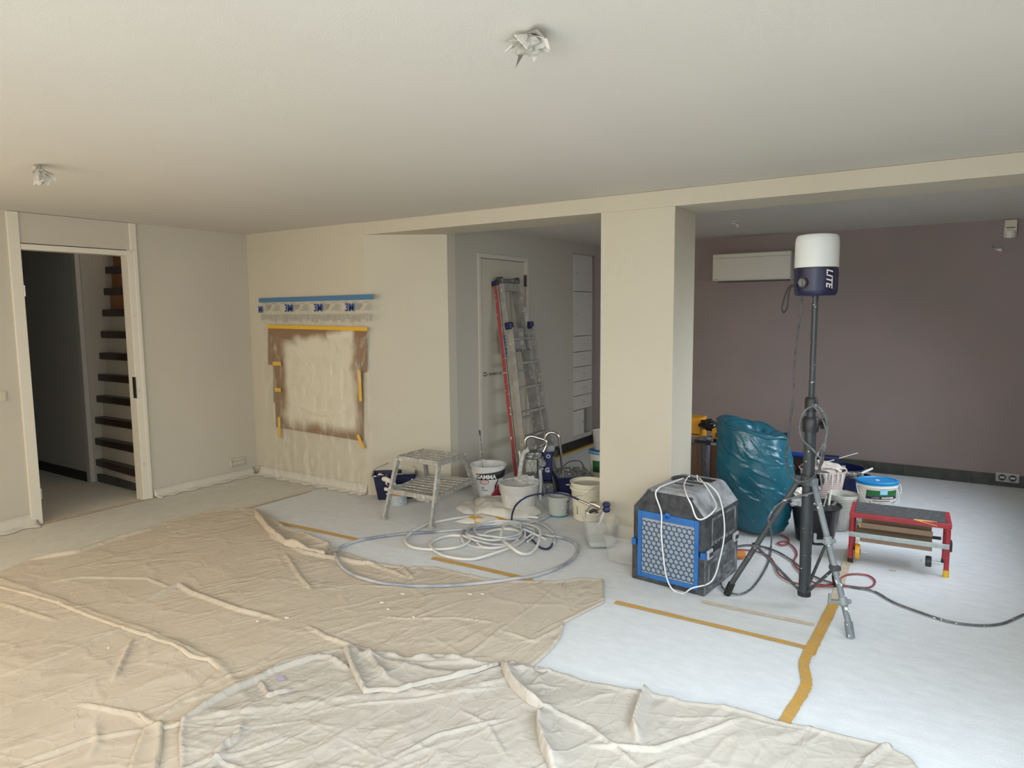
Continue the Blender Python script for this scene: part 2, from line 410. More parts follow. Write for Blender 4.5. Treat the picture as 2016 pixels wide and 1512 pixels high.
# doorway frame
fr = struct(MB().bb((XL-WT-.01, 2.50, 0), (XL+.018, y0, H-.002)).build('door_1', M_frame, bevel=.004))
fr['label'] = 'open doorway with painted frame leading to the stair hall'
MB().bb((XL-WT-.01, y1, 0), (XL+.012, 3.50, 2.352)).bb((XL-.0, 3.50, 0), (XL+.020, 3.535, 2.352)).build('door_jamb', M_frame, fr, bevel=.004)
MB().bb((XL-.0, 3.475, 2.352), (XL+.020, 3.535, H-.002)).build('frame_post', M_frame, fr, bevel=.004)
MB().bb((XL-WT-.01, y0, 2.298), (XL+.014, 3.50, 2.345)).build('door_head', M_frame, fr, bevel=.004)
MB().bb((XL+.0, y0, 2.353), (XL+.006, 3.475, H-.003)).build('over_panel', M_wallL, fr)
for z in (.22, 1.92):
    MB().bb((XL-.03, y0-.001, z), (XL+.008, y0+.006, z+.085)).cyl((XL+.014, y0+.004, z-.003), (XL+.014, y0+.004, z+.088), .006, 8).build('hinge', M_brushed, fr)
MB().bb((XL-.04, y1-.003, .98), (XL+.016, y1+.002, 1.18)).build('strike_plate', M_brushed, fr)
for z in (.35, 1.05, 1.75): MB().cyl((XL+.012, y1+.025, z), (XL+.0155, y1+.025, z), .006, 8).build('screw_head', M_brushed, fr)
# poster wall, diagonal wall and short return
slab('wall_back', (XL-.1, YP, 0), (-4.746, YP+.12, H), M_wall)
dg = MB().prism([(-4.746, YP), (XD, YB), (XD, YB+.12), (-4.20, YB+.12), (-4.80, YP+.10)], 0, HB+.02, 'z')
struct(dg.build('wall_diagonal', M_wall))
# beam and pillar
slab('trim_beam', (-4.746, YP, HB), (XR, YB, H-.001), M_wall, bevel=.003)
slab('trim_pillar', (-2.297, YP, 0), (-1.728, YB, HB+.001), M_wall, bevel=.004)
# wall D (with door and built in cupboards), ends at the mauve wall
dY0, dY1 = 5.69, 6.55
wd = MB(); wd.bb((XD-WT, YB+.12, 0), (XD, dY0-.04, H)); wd.bb((XD-WT, dY0-.04, 2.345), (XD, dY1+.04, H)); wd.bb((XD-WT, dY1+.04, 0), (XD, 7.665, H))

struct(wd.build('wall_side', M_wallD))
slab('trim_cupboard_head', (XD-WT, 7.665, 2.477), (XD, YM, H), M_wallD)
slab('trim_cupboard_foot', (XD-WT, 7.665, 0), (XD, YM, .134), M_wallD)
slab('wall_far', (XD-.5, YM, 0), (XR+.1, YM+.1, H), M_mauve)
slab('wall_right', (XR, YF, 0), (XR+.1, YM+.1, H), M_wall)
slab('wall_front', (XL-.1, YF-.1, 0), (XR+.1, YF, H), M_wall)
# the closed door
d2 = struct(MB().bb((XD-.05, dY0+.003, .008), (XD-.012, dY1-.003, 2.295)).build('door_2', M_doorp, bevel=.002))
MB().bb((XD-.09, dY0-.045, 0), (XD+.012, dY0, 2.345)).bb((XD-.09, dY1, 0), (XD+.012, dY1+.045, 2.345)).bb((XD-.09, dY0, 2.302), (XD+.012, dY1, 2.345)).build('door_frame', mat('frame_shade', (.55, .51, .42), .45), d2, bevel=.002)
hd = MB(); hd.cyl((XD-.012, dY0+.065, 1.12), (XD-.002, dY0+.065, 1.12), .026, 20); hd.cyl((XD-.002, dY0+.065, 1.12), (XD+.045, dY0+.065, 1.12), .010, 12)
hd.tube([(XD+.045, dY0+.060, 1.12), (XD+.048, dY0+.10, 1.12), (XD+.048, dY0+.19, 1.12)], .010, 12)
hd.build('door_handle', M_chrome, d2, smooth=True)
MB().cyl((XD+.006, dY1+.002, 2.03), (XD+.006, dY1+.002, 2.16), .010, 10).bb((XD-.01, dY1-.02, 2.035), (XD+.002, dY1+.02, 2.155)).build('hinge', mat('hinge_dark', (.12, .1, .08), .4, metal=.6), d2)
# built-in cupboard
cab = thing('built_in_cupboard', 'white built-in cupboard of doors and drawers at the end of the side wall', 'cupboard', (XD, 7.67, 0))
CW = YM-.06-7.67
MB().bb((-.42, 0, .135), (-.40, CW, 2.475)).bb((-.40, -.0, .135), (-.002, .012, 2.475)).bb((-.4, CW-.012, .135), (-.002, CW, 2.475)).bb((-.4, 0, .135), (.0, CW, .165)).bb((-.4, 0, 2.455), (-.002, CW, 2.475)).build('carcass', M_wallD, cab)
M_cd = mat('cupboard_paint', (.55, .53, .47), .5)
zz = [(2.005, 2.455, 'door'), (1.445, 1.998, 'door'), (1.245, 1.438, 'drawer'), (1.052, 1.238, 'drawer'), (.868, 1.045, 'drawer'), (.682, .861, 'drawer'), (.50, .675, 'drawer')]
for (a, b, kd) in zz:
    p = MB().bb((-.014, .004, a), (.006, CW-.016, b)).build(kd, M_cd, cab, bevel=.002)
    ky = .055 if kd == 'door' else CW*.5
    MB().cyl((.006, ky, (a+b)/2-.0), (.03, ky, (a+b)/2), .006, 8).lathe([(0, .0), (.011, .004), (.011, .012), (0, .014)], 10, (.032, ky, (a+b)/2-.007)).build('knob', M_brushed, p)
p = MB().bb((-.014, .004, .17), (.006, CW*.55, .49)).build('door', M_cd, cab, bevel=.002)
MB().cyl((.006, CW*.48, .33), (.03, CW*.48, .33), .008, 8).build('knob', M_brushed, p)
slab('trim_cupboard_edge', (XD-.02, YM-.058, 0), (XD, YM-.001, 2.47), M_mauve)
# skirtings
sk = struct(MB().bb((XD+.0, YM-.022, 0), (XD+.02, YM, .02)).build('baseboard_back', M_stone))
x = XD+.03; k = 0
while x < XR-.02:
    e = min(x+.60, XR)
    MB().bb((x+.002, YM-.018-.002*(k % 2), .0), (e-.002, YM, .118)).build('tile', M_stone, sk, bevel=.002); x = e; k += 1
sk2 = struct(MB().bb((XD, dY1+.06, 0), (XD+.016, dY1+.075, .11)).build('baseboard_side', M_stone))
y = dY1+.08
while y < YM-.03:
    e = min(y+.55, YM-.02); MB().bb((XD, y+.002, 0), (XD+.018, e-.002, .115)).build('tile', M_black, sk2, bevel=.002); y = e
MB().bb((XD+.02, dY1+.10, .0), (XD+.075, YM-.02, .004)).build('baseboard_tape', M_tapeyel, sk2)
# ---------------- hall behind the doorway
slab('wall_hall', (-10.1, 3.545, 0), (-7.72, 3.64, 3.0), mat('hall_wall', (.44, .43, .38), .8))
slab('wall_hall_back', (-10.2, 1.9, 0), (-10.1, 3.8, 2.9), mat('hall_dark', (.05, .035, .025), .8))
slab('wall_hall_front', (-10.2, 1.85, 0), (XL-WT, 1.9, 2.9), M_wallL)
slab('wall_hall_stair', (-8.1, 5.7, 0), (XL-WT, 5.78, 4.2), M_orangewood)
slab('wall_hall_stair_side', (-8.15, 3.64, 0), (-8.05, 5.7, 4.2), mat('stair_side', (.50, .46, .37), .8))
slab('ceiling_hall', (-10.2, 1.85, 2.9), (XL-WT, 3.5, 3.0), M_ceil)
slab('ceiling_stairwell', (-8.15, 3.6, 4.2), (XL-WT, 5.78, 4.3), M_ceil)
slab('baseboard_hall', (-10.1, 3.53, 0), (-7.72, 3.546, .10), M_black)
slab('trim_hall_post', (-7.72, 3.535, 0), (-7.645, 3.64, 3.6), mat('hall_post', (.50, .47, .40), .6))
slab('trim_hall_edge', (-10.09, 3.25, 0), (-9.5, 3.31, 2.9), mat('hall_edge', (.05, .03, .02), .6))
st = thing('staircase', 'dark wooden stair with cream risers behind the open doorway', 'staircase', (-7.12, 3.58, 0))
stp = lambda i: .24+.225*i
for i in range(11):
    zt = stp(i); yy = .03*i+.015
    R = Matrix.Rotation({0: -.07, 1: -.03}.get(i, 0), 3, 'Z')
    mt = M_riser if i < 8 else M_orangewood
    MB().box((-.03*i, yy+.03, zt-.15), (1.02, .02, .155), R=R).build('riser', mt, st)
    MB().box((-.03*i, yy+.02, zt-.036), (1.04, .12, .072), R=R).build('tread', M_tread, st, bevel=.008)  # dark slab made thicker to include the shadow under the nosing
MB().bb((-.53, .0, .0), (-.515, .45, 3.0)).build('stringer', mat('stringer_paint', (.42, .38, .30), .6), st)
MB().box((0, .03, .04), (1.04, .03, .08)).build('plinth', M_stone, st)

# light switch at the left edge
sw = thing('light_switch', 'beige light switch on the left wall beside the doorway', 'switch', (XL, 2.36, 1.115))
MB().box((.006, 0, 0), (.012, .082, .082)).build('plate', M_switch, sw, bevel=.004)
MB().box((.015, 0, 0), (.010, .055, .055)).cyl((.018, 0, 0), (.024, 0, 0), .015, 20).build('rocker', M_switch, sw, bevel=.002)
# covered socket in the left wall, near the corner
so = thing('covered_socket', 'white socket masked with film on the left wall near the corner', 'socket', (XL, 4.47, .175))
MB().box((.012, 0, 0), (.024, .17, .09)).build('socket_body', M_wallL, so, bevel=.003)
MB().box((.0255, 0, .018), (.003, .155, .004), R=Matrix.Rotation(.06, 3, 'X')).box((.0255, -.07, -.0), (.003, .003, .07)).box((.0255, 0, -.03), (.003, .155, .004), R=Matrix.Rotation(.03, 3, 'X')).build('film_crease', M_ink, so)
# air conditioner
a = onY(1403, 501, YM-.2); b = onY(1557, 549, YM-.2)
ac = thing('air_conditioner', 'long white air conditioner unit high on the mauve wall', 'air conditioner', ((a.x+b.x)/2, YM, (a.z+b.z)/2))
aw = (b.x-a.x); ah = .31
MB().bb((-aw/2, -.2, -ah/2), (aw/2, -.002, ah/2)).build('housing', M_ac, ac, bevel=.012, seg=3)
MB().bb((-aw/2+.008, -.212, -ah/2+.012), (aw/2-.008, -.198, ah/2-.055)).build('front_panel', M_ac, ac, bevel=.003)
MB().bb((-aw/2+.008, -.209, ah/2-.048), (aw/2-.008, -.198, ah/2-.008)).build('top_grille', M_ac, ac, bevel=.003)
MB().bb((-aw/2+.06, -.17, -ah/2-.012), (aw/2-.04, -.05, -ah/2+.002)).build('outlet_flap', M_black, ac)
MB().bb((-aw/2+.02, -.214, -ah/2+.02), (-aw/2+.075, -.2125, -ah/2+.026)).build('badge', M_ink, ac)
# motion detector, hook plug, wrapped sockets
a = onY(1990, 449, YM-.05)
md = thing('motion_detector', 'cream motion detector at the top right of the mauve wall', 'detector', (a.x, YM, a.z))
MB().prism([(0, .085), (-.045, .08), (-.055, 0), (-.03, -.085), (0, -.085)], -.05, .05, 'x').build('housing', M_cream, md, bevel=.008)
MB().lathe([(.0, -.05), (.038, -.045), (.045, -.01), (.042, .02), (0, .02)], 20, (0, -.035, -.045)).build('lens', M_white, md, smooth=True)
MB().bb((-.035, -.058, .0), (.035, -.054, .008)).build('slot', M_black, md)
a = onY(1960, 491, YM-.02)
wp = thing('wall_plug', 'small white cable stub sticking out of the mauve wall', 'cable stub', (a.x, YM, a.z))
MB().tube(spline([(0, 0, 0), (0, -.04, .005), (.02, -.06, -.01), (.045, -.05, -.02), (.05, -.035, .0)], 5), .007, 8).build('wire_end', M_white, wp, smooth=True)
MB().box((.03, -.05, -.005), (.025, .02, .02)).build('terminal', M_white, wp, bevel=.003)
MB().cyl((-.03, -.03, .03), (-.01, -.001, .022), .004, 8).build('nail', M_brushed, wp)
a = onY(1983, 942, YM-.03)
ws = thing('wall_sockets', 'double socket wrapped in clear film in the dark skirting', 'socket', (a.x, YM, .095))
MB().box((0, -.018, 0), (.19, .035, .09)).build('cover', M_wrap, ws, bevel=.004)
for s in (-1, 1):
    MB().cyl((s*.042, -.03, 0), (s*.042, -.044, 0), .031, 20).build('socket_ring', M_black, ws)
    MB().box((s*.042, -.046, .002), (.04, .004, .02)).build('socket_face', mat('socket_grey', (.5, .5, .48), .5), ws)
# ceiling details
def crumple(name, label, cat, loc, r, m, seed, sq=(1, 1, 1)):
    o = thing(name, label, cat, loc)
    rnd = random.Random(seed); bm = bmesh.new(); bmesh.ops.create_icosphere(bm, subdivisions=3, radius=1)
    from mathutils import noise
    for v in bm.verts:
        n = noise.noise(v.co*2.2+Vector((seed*3.1, 0, 0)))*.55+abs(noise.noise(v.co*5+Vector((0, seed*1.7, 0))))*.5
        v.co = Vector((v.co.x*r*sq[0], v.co.y*r*sq[1], v.co.z*r*sq[2]))*(1+n)
    me = D.meshes.new('wrap'); bm.to_mesh(me); bm.free(); me.materials.append(m)
    c = D.objects.new('crumpled_wrap', me); COL.objects.link(c); c.parent = o
    return o
M_foil = mat('lamp_wrap', (.60, .58, .52), .5, col2=(.3, .28, .24), nscale=14, bump=.5, bscale=30, speck=.1)
def ceiling_box(u, v, label, seed, s, hang=False):
    p = on(u, v, H-.02)
    o = crumple('wrapped_ceiling_lamp', label, 'ceiling fitting', (p.x, p.y, H-(.055 if hang else .030)), .024*s, M_foil, seed, (1.1, 1.0, 1.9) if hang else (1.6, 1.1, .8))
    rnd = random.Random(seed)
    for k in range(4 if hang else 8):
        a = k*.8+rnd.uniform(-.2, .2); l = rnd.uniform(.05, .085)*s
        mb = MB(); c, sn = math.cos(a), math.sin(a)
        w_ = .018*s
        P = [(-sn*w_, c*w_, .028), (sn*w_, -c*w_, .028), (c*l+sn*w_*.8, sn*l-c*w_*.8, rnd.uniform(-.02, .02)), (c*l*.8-sn*w_, sn*l*.8+c*w_, rnd.uniform(-.05*s, .0))]
        mb.add(P, [(0, 1, 2), (0, 2, 3)])
        mb.build('paper_flap', M_foil if k % 2 else M_rag, o, solid=.002)
    return o
ceiling_box(1042, 82, 'crumpled masked ceiling outlet near the top centre of the ceiling', 3, 1.15)
ceiling_box(75, 331, 'crumpled masked ceiling outlet at the left of the ceiling', 5, 1.1, True)
p = on(1447, 436, H)
hk = thing('ceiling_hook', 'small bent cable end on the ceiling in front of the air conditioner', 'hook', (p.x, p.y, H))
MB().tube(spline([(-.03, 0, 0), (-.02, 0, -.015), (.02, .0, -.03), (.03, 0, -.05), (.015, 0, -.055)], 5), .005, 8).build('wire', M_white, hk, smooth=True)
MB().cyl((0, 0, 0), (0, 0, -.006), .04, 16).build('ceiling_rose', M_ceil, hk)

# ------------------------------------------------------------------ floor covering
TX, TY = -.585, 3.71
def sheet(name, label, x0, y0_, x1, y1_, m, z=0.0):
    mb = MB(); nx = max(2, int((x1-x0)/.12)); ny = max(2, int((y1_-y0_)/.12))
    X, Y = np.meshgrid(np.linspace(x0, x1, nx+1), np.linspace(y0_, y1_, ny+1))
    Z = z+.003*fnoise(X*2.2, Y*2.2, 5, 2)-.003
    vs = np.stack([X.ravel(), Y.ravel(), Z.ravel()], 1)
    fs = [(j*(nx+1)+i, j*(nx+1)+i+1, (j+1)*(nx+1)+i+1, (j+1)*(nx+1)+i) for j in range(ny) for i in range(nx)]
    mb.add(vs, fs)
    o = mb.build(name, m, smooth=True, solid=0)
    return tag(o, label, 'floor covering')
sheet('floor_fleece', 'pale fleece floor covering, cool light in its colour, right of the orange tape seam', TX-.02, YF, XR, YM-.02, M_fleece, .0035)
sheet('floor_fleece', 'pale fleece floor covering under the filter box and tripod', -5.4, YF, TX+.03, TY+.02, M_fleece, .0025)
sheet('floor_fleece', 'fleece floor covering coloured as less lit between poster wall and pillar', -5.4, TY-.03, TX+.03, YM-.02, M_fleece3, .0015)
sheet('floor_fleece', 'dusty fleece floor covering in front of the doorway', XL, YF, -5.36, YP, M_fleece2, .0025)
sheet('floor_fleece', 'dim fleece floor covering in the stair hall', -10.1, 1.9, XL+.02, 3.69, M_fleece2, .0012)
def tape(label, pts, wd, m=M_tape, z=.0055, name='masking_tape', seed=1):
    rnd = random.Random(seed); P = spline([Vector((p[0], p[1], 0)) for p in pts], 10); vs = []; fs = []
    for i, p in enumerate(P):
        a = P[max(i-1, 0)]; b = P[min(i+1, len(P)-1)]; t = (b-a).normalized(); n = Vector((-t.y, t.x, 0))
        j = rnd.uniform(-.002, .002)
        for s in (-1, -.33, .33, 1):
            q = p+n*s*(wd/2+j); vs.append((q.x, q.y, z+rnd.uniform(0, .0015)))
    for i in range(len(P)-1):
        for k in range(3):
            a = i*4+k; fs.append((a, a+1, a+5, a+4))
    o = MB().add(vs, fs).build(name, m, solid=.0008)
    return tag(o, label, 'tape')
tape('dusty tape seam running back under the red bench', [(-.62, 5.75), (-.60, 5.0), (-.575, 4.45)], .055, M_tapeold, seed=2)
tape('orange tape seam between tripod foot and cross tape', [tuple(on(u, v))[:2] for u, v in [(1645, 1183), (1622, 1230), (1592, 1290)]], .058, seed=3)
tape('kinked doubled orange tape nearest the camera', [tuple(on(u, v))[:2] for u, v in [(1600, 1272), (1590, 1290), (1583, 1312), (1588, 1345), (1580, 1368), (1562, 1396), (1543, 1428)]], .050, z=.0085, seed=4)
tape('thin orange tape strip from filter box to the seam', [(-1.69, 3.705), (-1.2, 3.71), (-.60, 3.715)], .04, seed=5)
tape('orange tape strip on the floor between hose loops and canvas', [(-3.12, 3.70), (-2.7, 3.72), (-2.3, 3.725)], .05, seed=6)
tape('orange tape strip beside the folded canvas corner', [(-4.85, 3.655), (-4.4, 3.68), (-3.88, 3.70)], .05, seed=7)
tape('faint tape seam before the poster wall', [(-5.378, 3.72), (-5.375, 4.1), (-5.366, 4.5)], .05, M_tapeold, seed=8)
tape('yellow tape across the doorway threshold', [(XL+.01, 2.57), (XL+.01, 3.0), (XL+.0, 3.53)], .06, M_tapeold, seed=9)
tape('faint dusty tape seam between filter box and tripod', [(-1.25, 3.99), (-.95, 4.0), (-.62, 4.02)], .035, M_tapeold, z=.0045, seed=10)
# masking film along the wall feet
def wallfilm(label, pts, nrm, h, seed):
    vs = []; fs = []; rnd = random.Random(seed); P = spline([Vector((p[0], p[1], 0)) for p in pts], 12); n = Vector(nrm)
    for i, p in enumerate(P):
        out = .05+.03*math.sin(i*1.7)+rnd.uniform(0, .02)
        for k, (o_, z_) in enumerate([(.004, h+rnd.uniform(-.006, .006)), (.010+rnd.uniform(0, .006), h*.6), (.02+rnd.uniform(0, .012), h*.25), (out, .012), (out+.015, .006)]):
            q = p+n*o_; vs.append((q.x, q.y, z_))
    for i in range(len(P)-1):
        for k in range(4):
            a = i*5+k; fs.append((a, a+1, a+6, a+5))
    return tag(MB().add(vs, fs).build('masking_film', M_maskf, smooth=True, solid=.0008), label, 'masking film')
M_maskf = mat('masking_film_white', (.62, .58, .50), .35, bump=.5, bscale=25)
wallfilm('crumpled masking film along the wall foot left of the doorway', [(XL, 1.2), (XL, 1.8), (XL, 2.55)], (1, 0, 0), .105, 1)
wallfilm('crumpled masking film along the wall foot right of the doorway', [(XL, 3.55), (XL, 4.1), (XL, 4.68)], (1, 0, 0), .085, 2)
wallfilm('masking film along the foot of the poster wall', [(XL+.05, YP), (-5.8, YP), (-5.2, YP), (-4.78, YP)], (0, -1, 0), .10, 3)

# ------------------------------------------------------------------ masked opening on the poster wall
xa, xb = -6.292, -4.615
# kraft paper with overspray
def kraft_mat():
    m = D.materials.new('kraft_paper_oversprayed'); m.use_nodes = True; nt = m.node_tree; N = nt.nodes; L = nt.links
    b = N['Principled BSDF']; b.inputs['Roughness'].default_value = .85
    tc = N.new('ShaderNodeTexCoord'); sp = N.new('ShaderNodeSeparateXYZ')
    n = N.new('ShaderNodeTexNoise'); n.inputs['Scale'].default_value = 3.2; n.inputs['Detail'].default_value = 3
    L.new(tc.outputs['Object'], n.inputs['Vector'])
    ad = N.new('ShaderNodeVectorMath'); ad.operation = 'MULTIPLY_ADD'; ad.inputs[1].default_value = (.22, .22, .22)
    L.new(n.outputs['Color'], ad.inputs[0]); L.new(tc.outputs['Object'], ad.inputs[2]); L.new(ad.outputs[0], sp.inputs[0])
    def edge(sock, c, h, soft):
        s = N.new('ShaderNodeMath'); s.operation = 'SUBTRACT'; s.inputs[1].default_value = c+.11; L.new(sock, s.inputs[0])
        a_ = N.new('ShaderNodeMath'); a_.operation = 'ABSOLUTE'; L.new(s.outputs[0], a_.inputs[0])
        r = N.new('ShaderNodeMapRange'); r.interpolation_type = 'SMOOTHSTEP'; r.inputs[1].default_value = h-soft; r.inputs[2].default_value = h+soft
        r.inputs[3].default_value = 1; r.inputs[4].default_value = 0; L.new(a_.outputs[0], r.inputs[0]); return r.outputs[0]
    def rect(cx, cz, hx, hz_, soft):
        m_ = N.new('ShaderNodeMath'); m_.operation = 'MULTIPLY'
        L.new(edge(sp.outputs[0], cx, hx, soft), m_.inputs[0]); L.new(edge(sp.outputs[2], cz, hz_, soft), m_.inputs[1]); return m_.outputs[0]
    r1 = rect(.04, -.11, .52, .42, .07); r2 = rect(.36, .14, .17, .29, .045); r3 = rect(-.02, .10, .27, .27, .06)
    mx = N.new('ShaderNodeMath'); mx.operation = 'MAXIMUM'; L.new(r1, mx.inputs[0]); L.new(r2, mx.inputs[1])
    mx2 = N.new('ShaderNodeMath'); mx2.operation = 'MAXIMUM'; L.new(mx.outputs[0], mx2.inputs[0]); L.new(r3, mx2.inputs[1])
    c = N.new('ShaderNodeMix'); c.data_type = 'RGBA'; c.inputs[6].default_value = (.25, .155, .085, 1); c.inputs[7].default_value = (.66, .61, .48, 1)
    L.new(mx2.outputs[0], c.inputs[0]); L.new(c.outputs[2], b.inputs['Base Color'])
    return m
M_kraft = kraft_mat()
kp0 = [onY(527, 645, YP-.02), onY(722, 650, YP-.02), onY(722, 733, YP-.02), onY(714, 733, YP-.02), onY(714, 869, YP-.02), onY(640, 857, YP-.02), onY(543, 841, YP-.02), onY(541, 792, YP-.02), onY(538, 791, YP-.02), onY(537, 719, YP-.02), onY(527, 718, YP-.02)]
kc = Vector(((kp0[0].x+kp0[1].x)/2, YP-.012, 1.15))
kr = thing('kraft_paper', 'brown kraft paper with white overspray taped to the poster wall', 'paper', kc)
rel = [(p.x-kc.x, p.z-kc.z) for p in kp0]
# grid with bulges clipped to the outline
def clip_grid(poly, step, zfun):
    """grid of a polygon's inside; boundary vertices snapped on the outline. returns verts (a,b,h), faces"""
    P = np.array(poly); x0_, y0__ = P.min(0)-step; x1_, y1__ = P.max(0)+step
    nx = int((x1_-x0_)/step)+1; ny = int((y1__-y0__)/step)+1
    X, Y = np.meshgrid(x0_+np.arange(nx)*step, y0__+np.arange(ny)*step)
    ins = inside(X, Y, P)
    d, qx, qy = polydist(X, Y, P)
    cell = ins[:-1, :-1] | ins[1:, :-1] | ins[:-1, 1:] | ins[1:, 1:]
    use = np.zeros_like(ins); use[:-1, :-1] |= cell; use[1:, :-1] |= cell; use[:-1, 1:] |= cell; use[1:, 1:] |= cell
    snap = use & ~ins
    X = np.where(snap, qx, X); Y = np.where(snap, qy, Y); d = np.where(ins, d, 0)
    idx = -np.ones(ins.shape, int); idx[use] = np.arange(use.sum())
    j, i = np.nonzero(cell)
    F = np.stack([idx[j, i], idx[j, i+1], idx[j+1, i+1], idx[j+1, i]], 1)
    return X[use], Y[use], d[use], F
def inside(X, Y, P):
    r = np.zeros(X.shape, bool); n = len(P)
    for k in range(n):
        x1_, y1__ = P[k]; x2_, y2_ = P[(k+1) % n]
        c = ((y1__ > Y) != (y2_ > Y)) & (X < (x2_-x1_)*(Y-y1__)/((y2_-y1__) if y2_ != y1__ else 1e-9)+x1_)
        r ^= c
    return r
def polydist(X, Y, P):
    best = np.full(X.shape, 1e9); QX = X.copy(); QY = Y.copy(); n = len(P)
    for k in range(n):
        a = P[k]; b = P[(k+1) % n]; ab = b-a; L2 = max((ab**2).sum(), 1e-12)
        t = np.clip(((X-a[0])*ab[0]+(Y-a[1])*ab[1])/L2, 0, 1); px = a[0]+t*ab[0]; py = a[1]+t*ab[1]
        d = np.hypot(X-px, Y-py); m = d < best
        best = np.where(m, d, best); QX = np.where(m, px, QX); QY = np.where(m, py, QY)
    return best, QX, QY
def npmesh(name, V, F, m, smooth=True):
    me = D.meshes.new(name); me.from_pydata(V.tolist(), [], F.tolist()); me.materials.append(m)
    if smooth: me.polygons.foreach_set('use_smooth', [True]*len(me.polygons))
    return me
X, Y, d, F = clip_grid(rel, .015, None)
hgt = .004+.016*fnoise(X*3+5, Y*3, 3, 2)*np.clip(d/.1, 0, 1)+.012*np.clip(1-abs(Y+.40-.5*(X-.1)**2)/.025, 0, 1)*(abs(X-.05) < .3)
hgt += .003*np.clip(1-abs(Y+.05+.9*X)/.02, 0, 1)*(X < .0)*(X > -.4)
me = npmesh('paper_sheet', np.stack([X, -hgt, Y], 1), F[:, ::-1], M_kraft)
o = D.objects.new('paper_sheet', me); COL.objects.link(o); o.parent = kr
def wstrip(a, b, wd, name, m, par, y):
    a = onY(*a, YP-y); b = onY(*b, YP-y)
    return MB().beam(a, b, wd, .0015, upv=(0, 1, 0)).build(name, m, par, world=True)
wstrip((525, 643), (723, 648), .035, 'top_tape', M_tapeyel, kr, .042)
for i, (a, b) in enumerate([((537, 716), (553, 716)), ((541, 767), (553, 768)), ((549, 821), (550, 862)), ((707, 729), (710, 790)), ((704, 856), (715, 883))]):
    a_ = onY(*a, YP-.045); b_ = onY(*b, YP-.045)
    dirv = (b_-a_).normalized(); n = Vector((0, 1, 0)).cross(dirv)*.02
    mb = MB().add([a_-n, a_+n, b_+n, b_-n], [(0, 1, 2, 3)]); mb.build('tape_strip', M_tapeyel, kr, world=True, solid=.001)
# masking film sheet
def film_mat():
    m = D.materials.new('clear_masking_film'); m.use_nodes = True; nt = m.node_tree; N = nt.nodes; L = nt.links
    b = N['Principled BSDF']; b.inputs['Base Color'].default_value = (.75, .72, .62, 1); b.inputs['Roughness'].default_value = .22
    out = N['Material Output']; tr = N.new('ShaderNodeBsdfTransparent'); mx = N.new('ShaderNodeMixShader'); mx.inputs[0].default_value = .22
    tc = N.new('ShaderNodeTexCoord'); mp = N.new('ShaderNodeMapping'); mp.inputs['Scale'].default_value = (3.5, 3.5, 1.2); L.new(tc.outputs['Object'], mp.inputs[0])
    n = N.new('ShaderNodeTexNoise'); n.inputs['Scale'].default_value = 5; n.inputs['Detail'].default_value = 6; L.new(mp.outputs[0], n.inputs['Vector'])
    bp = N.new('ShaderNodeBump'); bp.inputs['Strength'].default_value = .8; bp.inputs['Distance'].default_value = .03
    L.new(n.outputs[0], bp.inputs['Height']); L.new(bp.outputs[0], b.inputs['Normal'])
    r = N.new('ShaderNodeMapRange'); r.inputs[1].default_value = .5; r.inputs[2].default_value = .72; r.inputs[3].default_value = .05; r.inputs[4].default_value = .38
    L.new(n.outputs[0], r.inputs[0]); L.new(r.outputs[0], mx.inputs[0])
    L.new(tr.outputs[0], mx.inputs[1]); L.new(b.outputs[0], mx.inputs[2]); L.new(mx.outputs[0], out.inputs[0]); return m
M_film = film_mat()
fm = thing('masking_film', 'clear masking film with blue tape hanging over the kraft paper', 'masking film', ((xa+xb)/2, YP, 0))
fw = (xb-xa)/2; zt = 1.905
U = np.linspace(-1, 1, 121); V_ = np.linspace(0, 1, 131)
UU, VV = np.meshgrid(U, V_)
Zf = zt-(zt-.015)*np.clip(VV*1.03, 0, 1)
wob = fnoise(UU*4+3, VV*3, 9, 3)-.5
narrow = 1-.05*np.sin(VV*2.6)
Xf = UU*fw*narrow*(1+.02*wob*VV)+.04*VV
pleat = np.sin(UU*38+6*fnoise(UU*3, VV*2, 2, 2))*.006*np.clip(VV*3, 0, 1)
VS = np.clip(VV-.17, 0, 1)
pleat = pleat*np.clip(VS*4, 0, 1)
Yf = -(.012+.05*np.clip(VS*6, 0, 1)+.03*VS+pleat+.03*fnoise(UU*5, VV*6, 4, 3)*np.clip(VS*2, 0, 1))
foot = np.clip((VV-.955)/.045, 0, 1); Yf -= foot*.13*(.6+fnoise(UU*6, UU*0, 8, 2)); Zf = np.where(foot > 0, .016+.03*fnoise(UU*12, VV*60, 21, 2), Zf)
Yf = np.where(Xf > .93*fw-.02, Yf, Yf)
Vv = np.stack([Xf.ravel(), Yf.ravel(), Zf.ravel()], 1); nu = len(U)
Ff = np.array([(j*nu+i, j*nu+i+1, (j+1)*nu+i+1, (j+1)*nu+i) for j in range(len(V_)-1) for i in range(nu-1)])
me = npmesh('film_sheet', Vv, Ff, M_film); o = D.objects.new('film_sheet', me); COL.objects.link(o); o.parent = fm
MB().add([(-fw, -.016, zt-.03), (fw, -.016, zt-.022), (fw, -.016, zt+.027), (-fw, -.016, zt+.016)], [(0, 1, 2, 3)]).build('blue_tape', M_bluetape, fm, solid=.001)
pr = MB(); rnd = random.Random(4)
